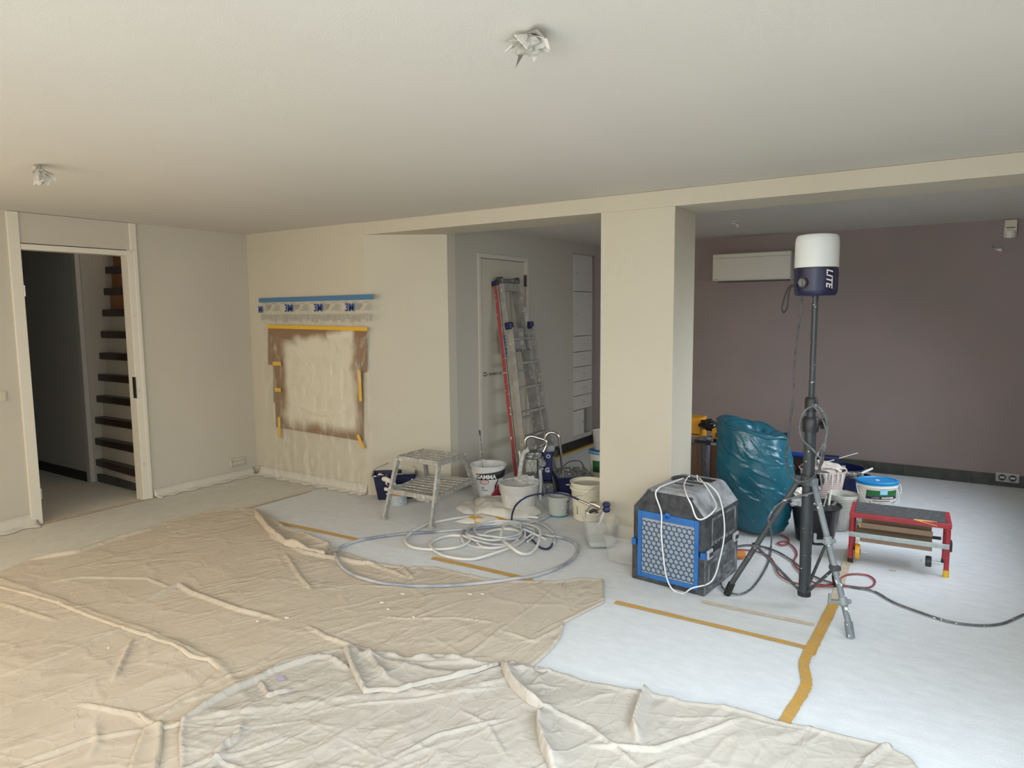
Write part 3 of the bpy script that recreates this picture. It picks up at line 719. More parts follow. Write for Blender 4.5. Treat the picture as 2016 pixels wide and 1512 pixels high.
for cx in (-.937, -.493, -.049, .393):
    for k in range(3):
        xk = cx+.02+k*.15
        if -fw < xk-.01 and xk+.07 < fw: pr.bb((xk, -.024, zt-.047), (xk+.06, -.0235, zt-.041))
    if cx > -.9: pr.bb((cx+.0, -.024, zt-.22), (cx+.003, -.0235, zt-.06))
    for k in range(5):
        x0_ = cx+.215; l = [.075, .07, .06, .05, .03][k]
        if x0_ > -fw and x0_+l < fw: pr.bb((x0_, -.024, zt-.066-k*.012), (x0_+l, -.0235, zt-.058-k*.012))
    for k in range(6):
        l = .05+.012*k; x1_ = cx+.42
        if x1_ < fw: pr.bb((x1_-l, -.024, zt-.064-k*.011), (x1_, -.0235, zt-.060-k*.011))
    for c_ in range(8):
        x0_ = cx+.02+c_*.053
        if x0_ < -fw or x0_+.045 > fw: continue
        for k in range(rnd.randint(6, 10)): pr.bb((x0_, -.024, zt-.160-k*.0085), (x0_+rnd.uniform(.030, .045), -.0235, zt-.1565-k*.0085))
tag(pr.build('small_print', M_ink, fm), kind='stuff')
for cx in (-.357, .084, .524):
    text('3M', .105, M_inkb, fm, frameM((cx, -.0245, zt-.095), (1, 0, 0), (0, 0, 1)), bold=.0022, sx=.95)
text('M', .095, M_inkb, fm, frameM((-fw+.028, -.0245, zt-.105), (1, 0, 0), (0, 0, 1)), bold=.0035, sx=.9)

# ------------------------------------------------------------------ drop cloths
GX0, GX1, GY0, GY1, GS = -7.2, 1.2, .2, 4.9, .02
gnx, gny = int((GX1-GX0)/GS)+1, int((GY1-GY0)/GS)+1
TOP = np.zeros((gny, gnx))+.004
GXX, GYY = np.meshgrid(GX0+np.arange(gnx)*GS, GY0+np.arange(gny)*GS)
def sample(G, x, y):
    fx = np.clip((x-GX0)/GS, 0, gnx-1.001); fy = np.clip((y-GY0)/GS, 0, gny-1.001)
    i = fx.astype(int); j = fy.astype(int); u = fx-i; v = fy-j
    return (G[j, i]*(1-u)+G[j, i+1]*u)*(1-v)+(G[j+1, i]*(1-u)+G[j+1, i+1]*u)*v
def blur(G, n):
    for _ in range(n):
        G = (G+np.roll(G, 1, 0)+np.roll(G, -1, 0)+np.roll(G, 1, 1)+np.roll(G, -1, 1))/5
    return G
def segridge(x, y, pts, wd, hgt_, asym=.35):
    """ridge along a polyline: steep on one side, long slope on the other"""
    out = np.zeros_like(x)
    pts = [np.array((p[0], p[1])) for p in pts]
    tot = sum(np.linalg.norm(pts[i+1]-pts[i]) for i in range(len(pts)-1)); acc = 0
    for i in range(len(pts)-1):
        a, b = pts[i], pts[i+1]; ab = b-a; L_ = np.linalg.norm(ab)
        if L_ < 1e-6: continue
        t = np.clip(((x-a[0])*ab[0]+(y-a[1])*ab[1])/L_**2, 0, 1)
        dx = x-(a[0]+t*ab[0]); dy = y-(a[1]+t*ab[1]); d_ = np.hypot(dx, dy)
        side = np.sign(ab[0]*dy-ab[1]*dx); w_ = np.where(side > 0, wd, wd*asym)
        g = (acc+t*L_)/tot; taper = np.clip(np.minimum(g, 1-g)*5+.25, 0, 1)
        out = np.maximum(out, hgt_*taper*np.clip(1-d_/w_, 0, 1)**1.5); acc += L_
    return out
def PX(l, z=0): return [tuple(on(u, v, z))[:2] for (u, v) in l]
def make_cloth(name, label, poly_px, m, step, folds, nrand, dirs, seed, lift=.004, hem=.007, world_pts=None, amp=1.0):
    global TOP
    P = [tuple(q) for q in (world_pts or [])] + PX(poly_px)
    X, Y, d, F = clip_grid(P, step, None)
    base = sample(blur(TOP, 4), X, Y)
    base = np.maximum(base, sample(TOP, X, Y))
    h = np.zeros_like(X)
    # gentle swell and creases running in the directions of pull
    h += amp*.020*(fnoise(X*1.3, Y*1.3, seed, 2)-.3).clip(0)
    den = np.clip(fnoise(X*.9+7, Y*.9, seed+5, 2)*2.6-.7, .15, 1)
    for q, (ang, st, am, sc) in enumerate(dirs):
        c, s_ = math.cos(ang), math.sin(ang)
        a = (X*c+Y*s_); b = (-X*s_+Y*c)
        wx = fnoise(a*1.3, b*1.3, seed+40+q, 2)*1.2
        n = fnoise(a*sc/st+wx, b*sc+wx, seed+q*7, 2)
        r = 1-np.abs(n-.5)*2
        msk = np.clip(fnoise(X*1.1+q*5, Y*1.1, seed+90+q, 2)*3-.9, 0, 1)
        h += amp*am*np.clip((r-.72)/.28, 0, 1)**1.6*msk
    rnd = random.Random(seed)
    x0_, x1_, y0__, y1__ = X.min(), X.max(), Y.min(), Y.max()
    for k in range(nrand):
        cx, cy = rnd.uniform(x0_, x1_), rnd.uniform(y0__, y1__)
        ang = dirs[rnd.randrange(len(dirs))][0]+rnd.gauss(0, .28); L_ = rnd.uniform(.06, .30) if k % 3 else rnd.uniform(.25, .75)
        wd = rnd.uniform(.007, .014) if k % 3 else rnd.uniform(.012, .024); hh = wd*rnd.uniform(.25, .55)*amp
        bx = abs(X-cx) < L_*.6+wd; sel = np.nonzero(bx & (abs(Y-cy) < L_*.6+wd))[0]
        if len(sel) == 0: continue
        c, s_ = math.cos(ang)*L_/2, math.sin(ang)*L_/2; bend = rnd.uniform(-.12, .12)*L_
        h[sel] = np.maximum(h[sel], h[sel]*.6+segridge(X[sel], Y[sel], [(cx-c, cy-s_), (cx-s_*bend/L_*2, cy+c*bend/L_*2), (cx+c, cy+s_)], wd, hh, rnd.choice([.3, .5, 1])))
    h *= den
    for (pl, wd, hh) in folds:
        h = np.maximum(h, h*.5+segridge(X, Y, PX(pl), wd, hh))
    # rolled hem
    e = np.clip(d/.016, 0, 1)
    h += hem*np.exp(-((d-.012)/.012)**2)*(.4+.9*fnoise(X*5, Y*5, seed+3, 2))
    Z = base+lift+h
    Z = np.where(d <= 1e-6, base+.001, Z)
    mesh = npmesh('cloth', np.stack([X, Y, Z], 1), F, m)
    o = D.objects.new(name, mesh); COL.objects.link(o); tag(o, label, 'drop cloth')
    # raise the stack
    ins = inside(GXX, GYY, np.array(P))
    G = np.zeros_like(TOP); cnt = np.zeros_like(TOP)
    gi = np.clip(((X-GX0)/GS).round().astype(int), 0, gnx-1); gj = np.clip(((Y-GY0)/GS).round().astype(int), 0, gny-1)
    np.maximum.at(G, (gj, gi), Z)
    TOP = np.where(ins | (G > 0), np.maximum(TOP, G), TOP)
    return o
R_ = math.radians
# D: left foreground cloth, lowest
make_cloth('drop_cloth', 'warm beige canvas drop cloth at the left foreground below the raised seam',
    [(0, 1140), (165, 1200), (300, 1245), (440, 1310), (500, 1400), (430, 1512), (420, 1560), (-60, 1560), (-160, 1400), (-200, 1250)],
    M_clothd, .011, [([(0, 1335), (130, 1290), (250, 1235)], .03, .016), ([(225, 1345), (250, 1290), (262, 1262)], .03, .02), ([(150, 1390), (265, 1412), (290, 1432)], .03, .018), ([(0, 1190), (60, 1210), (110, 1225)], .03, .012), ([(30, 1512), (180, 1460), (290, 1440)], .03, .014), ([(185, 1430), (190, 1470), (170, 1500)], .03, .012)],
    260, [(R_(104), 6, .012, 4.5), (R_(95), 5, .007, 8)], 11, lift=.003, amp=1.1)
# A: large far cloth
A_px = [(-170, 1190), (-60, 1147), (0, 1128), (60, 1103), (140, 1088), (240, 1056), (300, 1040), (345, 1026), (400, 1010), (450, 1005), (497, 1003), (530, 1018), (560, 1040), (600, 1055), (650, 1078), (700, 1098), (745, 1112), (790, 1120), (860, 1120), (905, 1130), (960, 1142), (1040, 1146), (1110, 1147), (1140, 1140), (1188, 1143), (1190, 1188), (1150, 1208), (1112, 1228), (1105, 1255), (1085, 1282), (1052, 1312), (1000, 1345), (900, 1370), (700, 1380), (560, 1400), (430, 1420), (320, 1442), (285, 1428), (268, 1412), (330, 1390), (396, 1357), (430, 1325), (408, 1308), (372, 1300), (345, 1282), (300, 1263), (240, 1242), (165, 1215), (110, 1192), (55, 1175), (0, 1161), (-60, 1150), (-120, 1190)]
A_px = [p for p in A_px if p not in ((-170, 1190), (-120, 1190))]
make_cloth('drop_cloth', 'large beige canvas drop cloth spread from the doorway side to the filter box',
    A_px, M_cloth, .010,
    [([(60, 1105), (150, 1092), (240, 1062), (310, 1042)], .05, .03), ([(90, 1150), (160, 1140), (290, 1142), (345, 1165)], .03, .012),
     ([(270, 1195), (320, 1170), (352, 1155), (375, 1170), (470, 1205), (555, 1225)], .05, .022), ([(500, 1012), (540, 1062), (600, 1092), (700, 1112), (790, 1122)], .05, .028),
     ([(560, 1092), (590, 1140), (615, 1167)], .035, .02), ([(615, 1167), (700, 1155), (800, 1160)], .025, .008), ([(600, 1235), (640, 1258), (760, 1300)], .04, .018), ([(740, 1215), (790, 1222), (900, 1220), (980, 1230)], .025, .01),
     ([(1187, 1190), (1110, 1235), (1050, 1265), (975, 1240)], .03, .012), ([(880, 1310), (930, 1290), (1000, 1232)], .03, .014), ([(1000, 1232), (1060, 1190), (1110, 1145)], .022, .01), ([(1110, 1145), (1105, 1180)], .02, .012),
     ([(410, 1308), (340, 1280), (240, 1245), (165, 1217), (0, 1163)], .035, .014), ([(640, 1258), (700, 1240), (780, 1215)], .022, .01),
     ([(690, 1310), (770, 1300), (860, 1310), (960, 1300)], .04, .02), ([(400, 1360), (500, 1320), (600, 1258)], .025, .010), ([(300, 1430), (360, 1390), (430, 1370)], .03, .016),
     ([(770, 1100), (810, 1140), (840, 1120)], .03, .02), ([(640, 1100), (720, 1112), (800, 1140)], .04, .022), ([(500, 1155), (620, 1120), (700, 1108)], .02, .008)],
    1000, [(R_(85), 7, .007, 4.5), (R_(72), 5, .005, 7), (R_(110), 5, .005, 6), (R_(5), 5, .003, 7)], 23, lift=.004)
# small flap strip under B
make_cloth('cloth_strip', 'narrow strip of folded canvas at the lower left beside the near cloth',
    [(282, 1440), (322, 1430), (320, 1480), (305, 1560), (236, 1560), (262, 1490)], M_cloth, .012, [], 3, [(R_(60), 5, .005, 6)], 31, lift=.008, amp=.5)
# B: foreground cloth
make_cloth('drop_cloth', 'near beige canvas drop cloth with small lilac tag in the foreground',
    [(357, 1428), (400, 1402), (440, 1375), (480, 1348), (525, 1325), (560, 1308), (600, 1296), (640, 1289), (672, 1283), (700, 1290), (760, 1310), (840, 1330), (920, 1338), (985, 1320), (1060, 1330), (1090, 1420), (1120, 1512), (1130, 1580), (350, 1580), (354, 1512), (352, 1460)],
    M_cloth2, .008,
    [([(360, 1430), (450, 1375), (540, 1330), (650, 1292)], .05, .025), ([(590, 1423), (660, 1455), (720, 1485), (760, 1512)], .02, .007), ([(690, 1325), (650, 1300), (620, 1300)], .03, .02), ([(680, 1395), (820, 1385), (980, 1360)], .03, .012),
     ([(420, 1500), (470, 1460), (480, 1440)], .03, .02), ([(760, 1510), (860, 1455), (1000, 1420)], .03, .014), ([(510, 1350), (530, 1380), (580, 1365)], .03, .02), ([(1000, 1500), (960, 1430), (900, 1400)], .03, .01)],
    520, [(R_(68), 5, .011, 5), (R_(90), 5, .007, 8), (R_(20), 4, .004, 8)], 47, lift=.006, hem=.009, amp=1.1)
# flap of B folded forward
make_cloth('cloth_fold', 'folded back flap of canvas lying on the near drop cloth',
    [(676, 1288), (700, 1282), (712, 1300), (760, 1292), (800, 1308), (860, 1298), (920, 1308), (985, 1318), (960, 1330), (905, 1345), (845, 1357), (780, 1374), (745, 1372), (716, 1376), (700, 1348), (690, 1325)],
    M_cloth2, .010, [([(722, 1295), (745, 1330), (765, 1352)], .03, .025), ([(690, 1284), (682, 1310), (715, 1374)], .045, .03), ([(770, 1315), (830, 1318), (940, 1312)], .03, .012)],
    30, [(R_(60), 4, .012, 7), (R_(10), 4, .008, 8)], 53, lift=.010, hem=.012)
# C: right foreground cloth
make_cloth('drop_cloth', 'light canvas drop cloth at the bottom centre with a thick rolled left edge',
    [(986, 1322), (1000, 1308), (1030, 1318), (1075, 1322), (1120, 1335), (1150, 1347), (1210, 1358), (1258, 1366), (1285, 1372), (1340, 1388), (1400, 1396), (1470, 1412), (1540, 1430), (1620, 1446), (1720, 1468), (1760, 1482), (1795, 1500), (1815, 1530), (1810, 1600), (1110, 1600), (1078, 1512), (1062, 1480), (1056, 1445), (1056, 1418), (1066, 1405), (1040, 1392), (1010, 1366), (994, 1345)],
    M_cloth2, .008,
    [([(990, 1322), (1008, 1358), (1040, 1388), (1068, 1402)], .07, .045), ([(1060, 1412), (1058, 1445), (1070, 1480), (1090, 1520)], .07, .045), ([(1272, 1362), (1258, 1395), (1245, 1440), (1255, 1468)], .05, .055), ([(1160, 1475), (1290, 1485), (1400, 1450), (1485, 1420)], .04, .022),
     ([(1060, 1395), (1160, 1440), (1250, 1512)], .03, .018), ([(1700, 1512), (1740, 1480), (1772, 1478)], .03, .022), ([(1470, 1440), (1500, 1480), (1480, 1520)], .02, .01), ([(1120, 1400), (1180, 1376), (1220, 1370)], .02, .008)],
    480, [(R_(62), 5, .010, 5), (R_(85), 4, .008, 7), (R_(10), 4, .004, 8)], 61, lift=.008, hem=.008, amp=1.1)
# corner of A folded back over itself (near tape)
make_cloth('cloth_fold', 'folded back corner of the large canvas cloth beside the tape strip',
    [(499, 1004), (535, 1022), (560, 1042), (600, 1052), (650, 1078), (640, 1100), (605, 1092), (560, 1078), (525, 1050), (502, 1022)],
    M_cloth, .012, [([(502, 1010), (525, 1050), (560, 1078), (620, 1092)], .06, .03), ([(528, 1030), (545, 1060)], .03, .02)], 10, [(R_(60), 4, .012, 6)], 71, lift=.006, hem=.014)
# lilac tag and paint drips
p = on(552, 1330, .04)
tg = MB().box((p.x, p.y, float(sample(TOP, np.array([p.x]), np.array([p.y]))[0])+.006), (.05, .028, .003), rz=-.3)
tag(tg.build('fabric_tag', mat('lilac', (.45, .38, .52), .8), bevel=.001), 'small lilac sponge tag on the near drop cloth edge', 'tag')

def top_at(x, y): return float(sample(TOP, np.array([x]), np.array([y]))[0])
def drape(pts_px, r, extra=None, z=.012):
    P = spline([on(u, v, z) for u, v in pts_px], 8); out = []
    for p in P:
        out.append(Vector((p.x, p.y, max(p.z, top_at(p.x, p.y)+r))))
    # smooth heights
    zs = [p.z for p in out]
    for _ in range(6): zs = [max(zs[i], (zs[max(i-1, 0)]+zs[min(i+1, len(zs)-1)])/2) for i in range(len(zs))]
    for p, z_ in zip(out, zs): p.z = z_
    if extra:
        for k, (a, b, hh) in enumerate(extra):
            n0, n1 = int(a*len(out)), int(b*len(out))
            for i in range(n0, n1): out[i].z += hh*math.sin(math.pi*(i-n0)/max(1, n1-n0))
    return out
def hose(name, label, cat, path, r, m, n=10):
    return tag(MB().tube(path, r, n).build(name, m, smooth=True), label, cat)

#MARK
def vessel(mb, r0, r1, h, n=32, t=.004, sx=1, sy=1, rim=.006, mi=0, c=(0, 0, 0)):
    """open topped bucket wall with thickness and rim"""
    prof = [(0, 0), (r0*.92, 0), (r0, .006), (r1, h-rim), (r1+rim, h-rim), (r1+rim, h), (r1-t, h), (r0-t, .012), (0, .012)]
    return mb.lathe(prof, n, c, sx, sy, mi)
def rimr(h, rb, rt, z): return rb+(rt-rb)*z/h
def bail(par, r, z, drop, name='handle', m=None, side=1, rr=.0025, ang=0):
    P = []
    for k in range(13):
        a = math.pi*k/12; P.append(Vector((r*math.cos(a), side*r*math.sin(a)*1.02, z-drop*math.sin(a))))
    M = Matrix.Rotation(ang, 3, 'Z')
    return MB().tube([M@p for p in P], rr, 6).build(name, m or M_brushed, par, smooth=True)

# ---------------- air filter box
A = on(1243, 1138); B = on(1387, 1176); rz = math.atan2(B.y-A.y, B.x-A.x); W_ = (B-A).length
fb = thing('air_scrubber', 'dusty black foam air filter box with blue framed honeycomb front before the pillar', 'air filter', A, rz)
FD, FZ, FC, FH = .545, .255, .50, .625
ch = .10
lowp = [(0, .0), (W_, .0), (W_, FZ-.008), (0, FZ-.008)]
upp = [(0, FZ+.008), (W_, FZ+.008), (W_, FC), (W_-ch, FH), (ch, FH), (0, FC)]
lh = MB().prism(lowp, 0, FD).build('lower_housing', [M_box, mat('dusty_side', (.22, .225, .23), .85, col2=(.07, .072, .076), nscale=7, ndetail=8, lo=.38, hi=.62, bump=.25, bscale=90)], fb, bevel=.012, seg=3)
for pl in lh.data.polygons:
    if pl.normal.x > .5: pl.material_index = 1
MB().prism(upp, 0, FD).build('upper_housing', [M_box, M_boxtop], fb, bevel=.034, seg=5)
o = D.objects['upper_housing']
for pl in o.data.polygons:
    if pl.normal.z > .3: pl.material_index = 1
MB().prism([(.012, FZ-.03), (W_-.012, FZ-.03), (W_-.012, FZ+.03), (.012, FZ+.03)], .012, FD-.012).build('seam_band', M_black, fb)
# notches with blue latches
for x in (-.001, W_-.034):
    MB().bb((x+.002, -.006, FZ-.020), (x+.033, .03, FZ+.022)).build('latch', M_blue, fb, bevel=.003)
for y in (.03, .46):
    l = MB().bb((W_-.012, y, FZ-.03), (W_+.008, y+.075, FZ+.03)).build('clasp', mat('grey_clasp', (.42, .44, .45), .5), fb, bevel=.006)
    MB().bb((W_+.006, y+.015, FZ-.012), (W_+.012, y+.06, FZ+.012)).build('clasp_tab', M_black, l)
# front frame
fx0, fx1, fz0, fz1 = .048, W_-.042, .035, .475
frm = MB()
for (a, b) in [((fx0, -.012, fz0), (fx0+.028, .004, fz1)), ((fx1-.028, -.012, fz0), (fx1, .004, fz1)), ((fx0+.028, -.012, fz0), (fx1-.028, .004, fz0+.028)), ((fx0+.028, -.012, fz1-.045), (fx1-.028, .004, fz1))]: frm.bb(a, b)
fo = frm.build('blue_frame', M_blue, fb, bevel=.003)
MB().cyl(((fx0+fx1)/2, -.012, fz1-.004), ((fx0+fx1)/2, .0, fz1-.004), .02, 16).build('frame_thumb_tab', M_blue, fo)
MB().bb((fx0+.028, -.002, fz0+.028), (fx1-.028, .0005, fz1-.045)).build('filter_mat', M_filter, fb)
hx = MB(); R6 = .0200; ix0, ix1, iz0, iz1 = fx0+.028, fx1-.028, fz0+.028, fz1-.045
row = 0; z = iz0+.006
seen = set()
dx_ = R6*math.sqrt(3); dz_ = R6*1.5
nrow = int((iz1-iz0)/dz_)+2
for r in range(nrow):
    for c in range(int((ix1-ix0)/dx_)+2):
        cx = ix0+c*dx_+(dx_/2 if r % 2 else 0); cz = iz0+r*dz_
        P = [(cx+R6*math.cos(math.radians(30+60*k)), cz+R6*math.sin(math.radians(30+60*k))) for k in range(6)]
        for k in range(6):
            a, b = P[k], P[(k+1) % 6]; key = tuple(sorted([(round(a[0], 4), round(a[1], 4)), (round(b[0], 4), round(b[1], 4))]))
            if key in seen: continue
            seen.add(key)
            if min(a[0], b[0]) < ix0-.002 or max(a[0], b[0]) > ix1+.002 or min(a[1], b[1]) < iz0-.002 or max(a[1], b[1]) > iz1+.002: continue
            hx.beam((a[0], -.007, a[1]), (b[0], -.007, b[1]), .006, .0030, upv=(0, 1, 0))
tag(hx.build('honeycomb_grille', M_hex, fb), kind='stuff')
# side relief panels
M_rib = mat('dusty_rib', (.27, .275, .28), .85, col2=(.06, .062, .065), nscale=12)
sd = MB(); xs = W_+.003
for (a, b) in [((.10, .30), (.47, .32)), ((.10, .46), (.47, .475)), ((.09, .30), (.105, .475)), ((.465, .30), (.48, .475))]: sd.bb((W_-.004, a[0], a[1]), (xs, b[0], b[1]))
sd.build('side_ribs', M_rib, fb)
for k in range(4): MB().cyl((W_-.003, .13+k*.05, FZ+.045), (xs, .13+k*.05, FZ+.045), .017, 14).build('side_boss', M_box, fb)
sd2 = MB()
for (a, b) in [((.05, .035), (.50, .05)), ((.05, .19), (.50, .205)), ((.05, .035), (.065, .205)), ((.485, .035), (.50, .205)), ((.10, .07), (.30, .085)), ((.28, .07), (.295, .11)), ((.28, .10), (.44, .115))]: sd2.bb((W_-.004, a[0], a[1]), (xs, b[0], b[1]))
sd2.build('lower_side_ribs', M_rib, fb)
# top handle recesses and control plate
MB().bb((ch+.14, FD-.16, FH-.002), (W_-.13, FD-.08, FH+.0015)).build('top_recess', M_black, fb)
MB().bb((ch+.115, FD-.25, FH-.002), (ch+.25, FD-.215, FH+.0015)).build('top_slot', M_black, fb)
MB().bb((ch+.09, FD-.33, FH-.002), (ch+.22, FD-.30, FH+.0015)).build('top_slot', M_black, fb)
MB().bb((ch+.02, .08, FH-.001), (ch+.27, .14, FH+.003)).build('control_plate', M_boxtop, fb, bevel=.001)
MB().tube(spline([(ch+.03, FD-.24, FH+.004), (ch+.06, FD-.22, FH+.018), (ch+.12, FD-.19, FH+.018), (ch+.16, FD-.17, FH+.004)], 6), .011, 10).build('carry_handle', M_black, fb, smooth=True)
# white cord hanging over the box (its own thing)
def fpt(u, v, y=-.03):
    """point on the plane just before the front of the box"""
    n = Vector((-math.sin(rz), math.cos(rz), 0)); o_ = A+n*y
    d = FW*FPX+RT*(u-1008)-UP*(v-756); d = Vector((float(d[0]), float(d[1]), float(d[2])))
    c = Vector((0, 0, CAMH)); t = (o_-c).dot(n)/d.dot(n); return c+d*t
P1 = [A+Matrix.Rotation(rz, 3, 'Z')@Vector(q) for q in [(.24, FD-.2, FH+.03), (.20, .34, FH+.012), (.185, .1, FH+.014), (.185, .0, FH+.010), (.18, -.022, FH-.03)]]
loopf = [fpt(u, v) for u, v in [(1302, 1010), (1302, 1050), (1306, 1095), (1312, 1135), (1324, 1160), (1345, 1168)]]
sidep = [A+Matrix.Rotation(rz, 3, 'Z')@Vector(q) for q in [(W_-.06, -.05, .06), (W_+.02, .05, .09), (W_+.03, .15, .20), (W_+.03, .22, .38), (W_-.02, .26, .56), (W_-.10, .28, FH+.01), (W_-.2, .34, FH+.01), (.27, .40, FH+.03)]]
tag(MB().tube(spline(P1+loopf+sidep, 8), .0048, 8).build('power_cord', M_cordw, smooth=True), 'white power cord looped over the front of the filter box', 'cord')
P2 = [A+Matrix.Rotation(rz, 3, 'Z')@Vector(q) for q in [(.22, .36, FH+.02), (.27, .20, FH+.012), (.34, .06, FH+.012), (.39, -.012, FH-.01), (.42, -.022, .575), (.46, -.03, .50), (.50, .0, .50), (W_+.02, .08, .54), (W_-.02, .18, .56), (W_-.12, .26, FH+.01), (.30, .37, FH+.02)]]
tag(MB().tube(spline(P2, 8), .0048, 8).build('power_cord', M_cordw, smooth=True), 'shorter white cord loop over the chamfered shoulder of the filter box', 'cord')

# ---------------- step stool
st = thing('step_stool', 'paint-splattered two-step aluminium folding stool', 'step stool', on(830, 1000))
f1, f2, f3 = on(757, 1022), on(850, 1040), on(941, 985)
f4 = Vector((f1.x+(f3.x-f2.x)*.9, f1.y+(f3.y-f2.y)*.9, 0))
zt = .545
t1 = on(784, 897, zt); t2 = on(864, 908, zt); t3 = on(913, 893, zt); t4 = on(833, 884, zt)
sets = [(f1, t1), (f2, t2), (f3, t3), (f4, t4)]
for (f, t) in sets:
    lg = MB().beam(f+Vector((0, 0, .01)), t+Vector((0, 0, -.01)), .045, .026, upv=(t2-t1)).build('leg', M_alu, st, world=True, bevel=.004)
    MB().box(f+Vector((0, 0, .012)), (.062, .045, .024)).build('foot', mat('foot_cap', (.32, .31, .28), .7), st, world=True, bevel=.005)
def platform(c1, c2, c3, c4, th, nm, slats):
    fr_ = MB()
    for a, b in [(c1, c2), (c2, c3), (c3, c4), (c4, c1)]: fr_.beam(a, b, th, .022, upv=(b-a).cross(Vector((0, 0, 1))))
    po = fr_.build(nm, M_alu, st, world=True, bevel=.003)
    for k in range(slats):
        t = (k+.5)/slats
        a = c1.lerp(c4, t); b = c2.lerp(c3, t); w_ = (c4-c1).length/slats*.40
        up_ = Vector((0, 0, .010))
        MB().beam(a+up_, b+up_, .010, w_, upv=(b-a).cross(Vector((0, 0, 1)))).build('slat', M_alu, po, world=True)
platform(t1-Vector((0, 0, .02)), t2-Vector((0, 0, .02)), t3-Vector((0, 0, .02)), t4-Vector((0, 0, .02)), .042, 'top_step', 5)
q = .44
g = [f.lerp(t, q) for f, t in sets]
platform(g[0], g[1], g[2], g[3], .04, 'lower_step', 8)

# ---------------- ladder
def ladder():
    top = Vector((XD+.075, 6.09, 2.06)); bot = Vector((-3.74, 6.12, 0))
    L_ = thing('ladder', 'worn aluminium step ladder with red side leaning folded against the closed door', 'ladder', bot)
    ax = (top-bot).normalized(); lat = Vector((0, 1, 0)); nrm = lat.cross(ax); nrm = -nrm if nrm.x < 0 else nrm
    Ln = (top-bot).length
    def pt(s, l, n): return bot+ax*s+lat*l+nrm*n
    def stile(name, s0, s1, l0, l1, n, w_, m): return MB().beam(pt(s0, l0, n), pt(s1, l1, n), w_, .026, upv=lat).build(name, m, L_, world=True, bevel=.002)
    stile('rear_stile', .02, Ln, -.25, -.165, -.045, .055, M_alu2); stile('rear_stile', .02, Ln, .25, .165, -.045, .055, M_alu2)
    stile('front_stile', .30, Ln-.02, -.23, -.155, .020, .065, M_alu2); stile('front_stile', .3, Ln-.02, .23, .155, .020, .065, M_alu2)
    MB().beam(pt(.02, -.265, -.045), pt(Ln-.02, -.180, -.045), .036, .006, upv=lat).build('red_side_strip', M_redlad, L_, world=True)
    s1 = 1.60
    for sg in (-1, 1):
        stile('outer_stile', .02, s1, sg*.285, sg*.20, .085, .06, M_alu2)
        MB().box(pt(s1+.02, sg*.20, .07), (.085, .05, .075), R=Matrix((nrm, lat, ax)).transposed()).build('blue_end_cap', mat('cap_dark_blue', (.006, .012, .06), .5), L_, world=True, bevel=.012)
    k = 0; s = .22
    while s < 1.5:
        w_ = .28-(.085*s/1.6)
        MB().beam(pt(s, -w_+.02, .085), pt(s, w_-.02, .085), .07, .024, upv=ax).build('rung', M_alu2, L_, world=True, bevel=.003)
        s += .252
    for s in (.15, .65, 1.15): 
        MB().beam(pt(s, -.24, -.045), pt(s, .24, -.045), .04, .024, upv=ax).build('rung', M_alu2, L_, world=True)
    MB().beam(pt(1.60, 0, .03), pt(1.36, 0, .03), .24, .02, upv=nrm).build('hinge_plate', M_alu2, L_, world=True, bevel=.004)
    MB().beam(pt(1.36, -.15, .06), pt(1.36, .15, .06), .03, .03, upv=ax).build('lower_bracket', M_pump, L_, world=True)
    MB().beam(pt(1.55, .03, .05), pt(1.42, .03, .05), .03, .02, upv=lat).build('latch', mat('cream_latch', (.5, .47, .38), .5), L_, world=True)
    R = Matrix((nrm, lat, ax)).transposed()
    MB().box(pt(Ln+.005, 0, -.02), (.13, .34, .05), R=R).build('top_platform', M_pump, L_, world=True, bevel=.004)
    MB().box(pt(Ln-.05, 0, .035), (.02, .30, .09), R=R).build('top_crosspiece', M_alu2, L_, world=True, bevel=.002)
    for sg in (-1, 1): MB().box(pt(Ln+.02, sg*.158, .0), (.08, .03, .07), R=R).build('top_horn', mat('ladder_cap', (.06, .05, .045), .6), L_, world=True, bevel=.012)
    MB().box(pt(Ln-.005, -.165, -.05), (.08, .05, .05), R=R).build('top_corner_cap', mat('cap_dark_blue', (.006, .012, .06), .5), L_, world=True, bevel=.01)
    for body, s, m_, l, n, sz in [('ALTREX', 1.72, mat('faint_print', (.62, .6, .54), .5), .174, .054, .055), ('HAVEN', 1.42, M_inkb, -.262, .0, .07)]:
        lo_ = Vector((0, -1, 0)) if l < 0 else nrm
        org = pt(s, l, n)
        if l > 0: Mx = frameM(org, -ax, lat)
        else:
            Mx = frameM(pt(s, -.200-.0, -.020), -ax, nrm)
        text(body, sz, m_, L_, root_matrix(L_).inverted() @ Mx, bold=.002)
    return L_
ladder()

# ---------------- tripod work light
C0 = on(1583, 1170, .07); tp = thing('light_stand', 'dark grey tripod light stand with coiled cable', 'light stand', (C0.x, C0.y, 0))
cx, cy = C0.x, C0.y
MB().cyl((0, 0, .07), (0, 0, 1.10), .033, 24).build('main_pole', M_pole, tp, smooth=True)
MB().cyl((0, 0, 1.10), (0, 0, 1.24), .026, 20).build('middle_pole', M_pole, tp, smooth=True)
MB().cyl((0, 0, 1.2), (0, 0, 1.86), .017, 20).build('upper_pole', M_pole, tp, smooth=True)
MB().lathe([(0, 0), (.044, 0), (.046, .02), (.046, .07), (.038, .085), (0, .085)], 24, (0, 0, 1.055)).build('collar', M_black, tp, smooth=True)
MB().lathe([(0, 0), (.034, 0), (.036, .01), (.036, .07), (.030, .08), (0, .08)], 24, (0, 0, 1.175)).build('collar', M_black, tp, smooth=True)
kx = Vector((RT[0], RT[1], 0)).normalized()
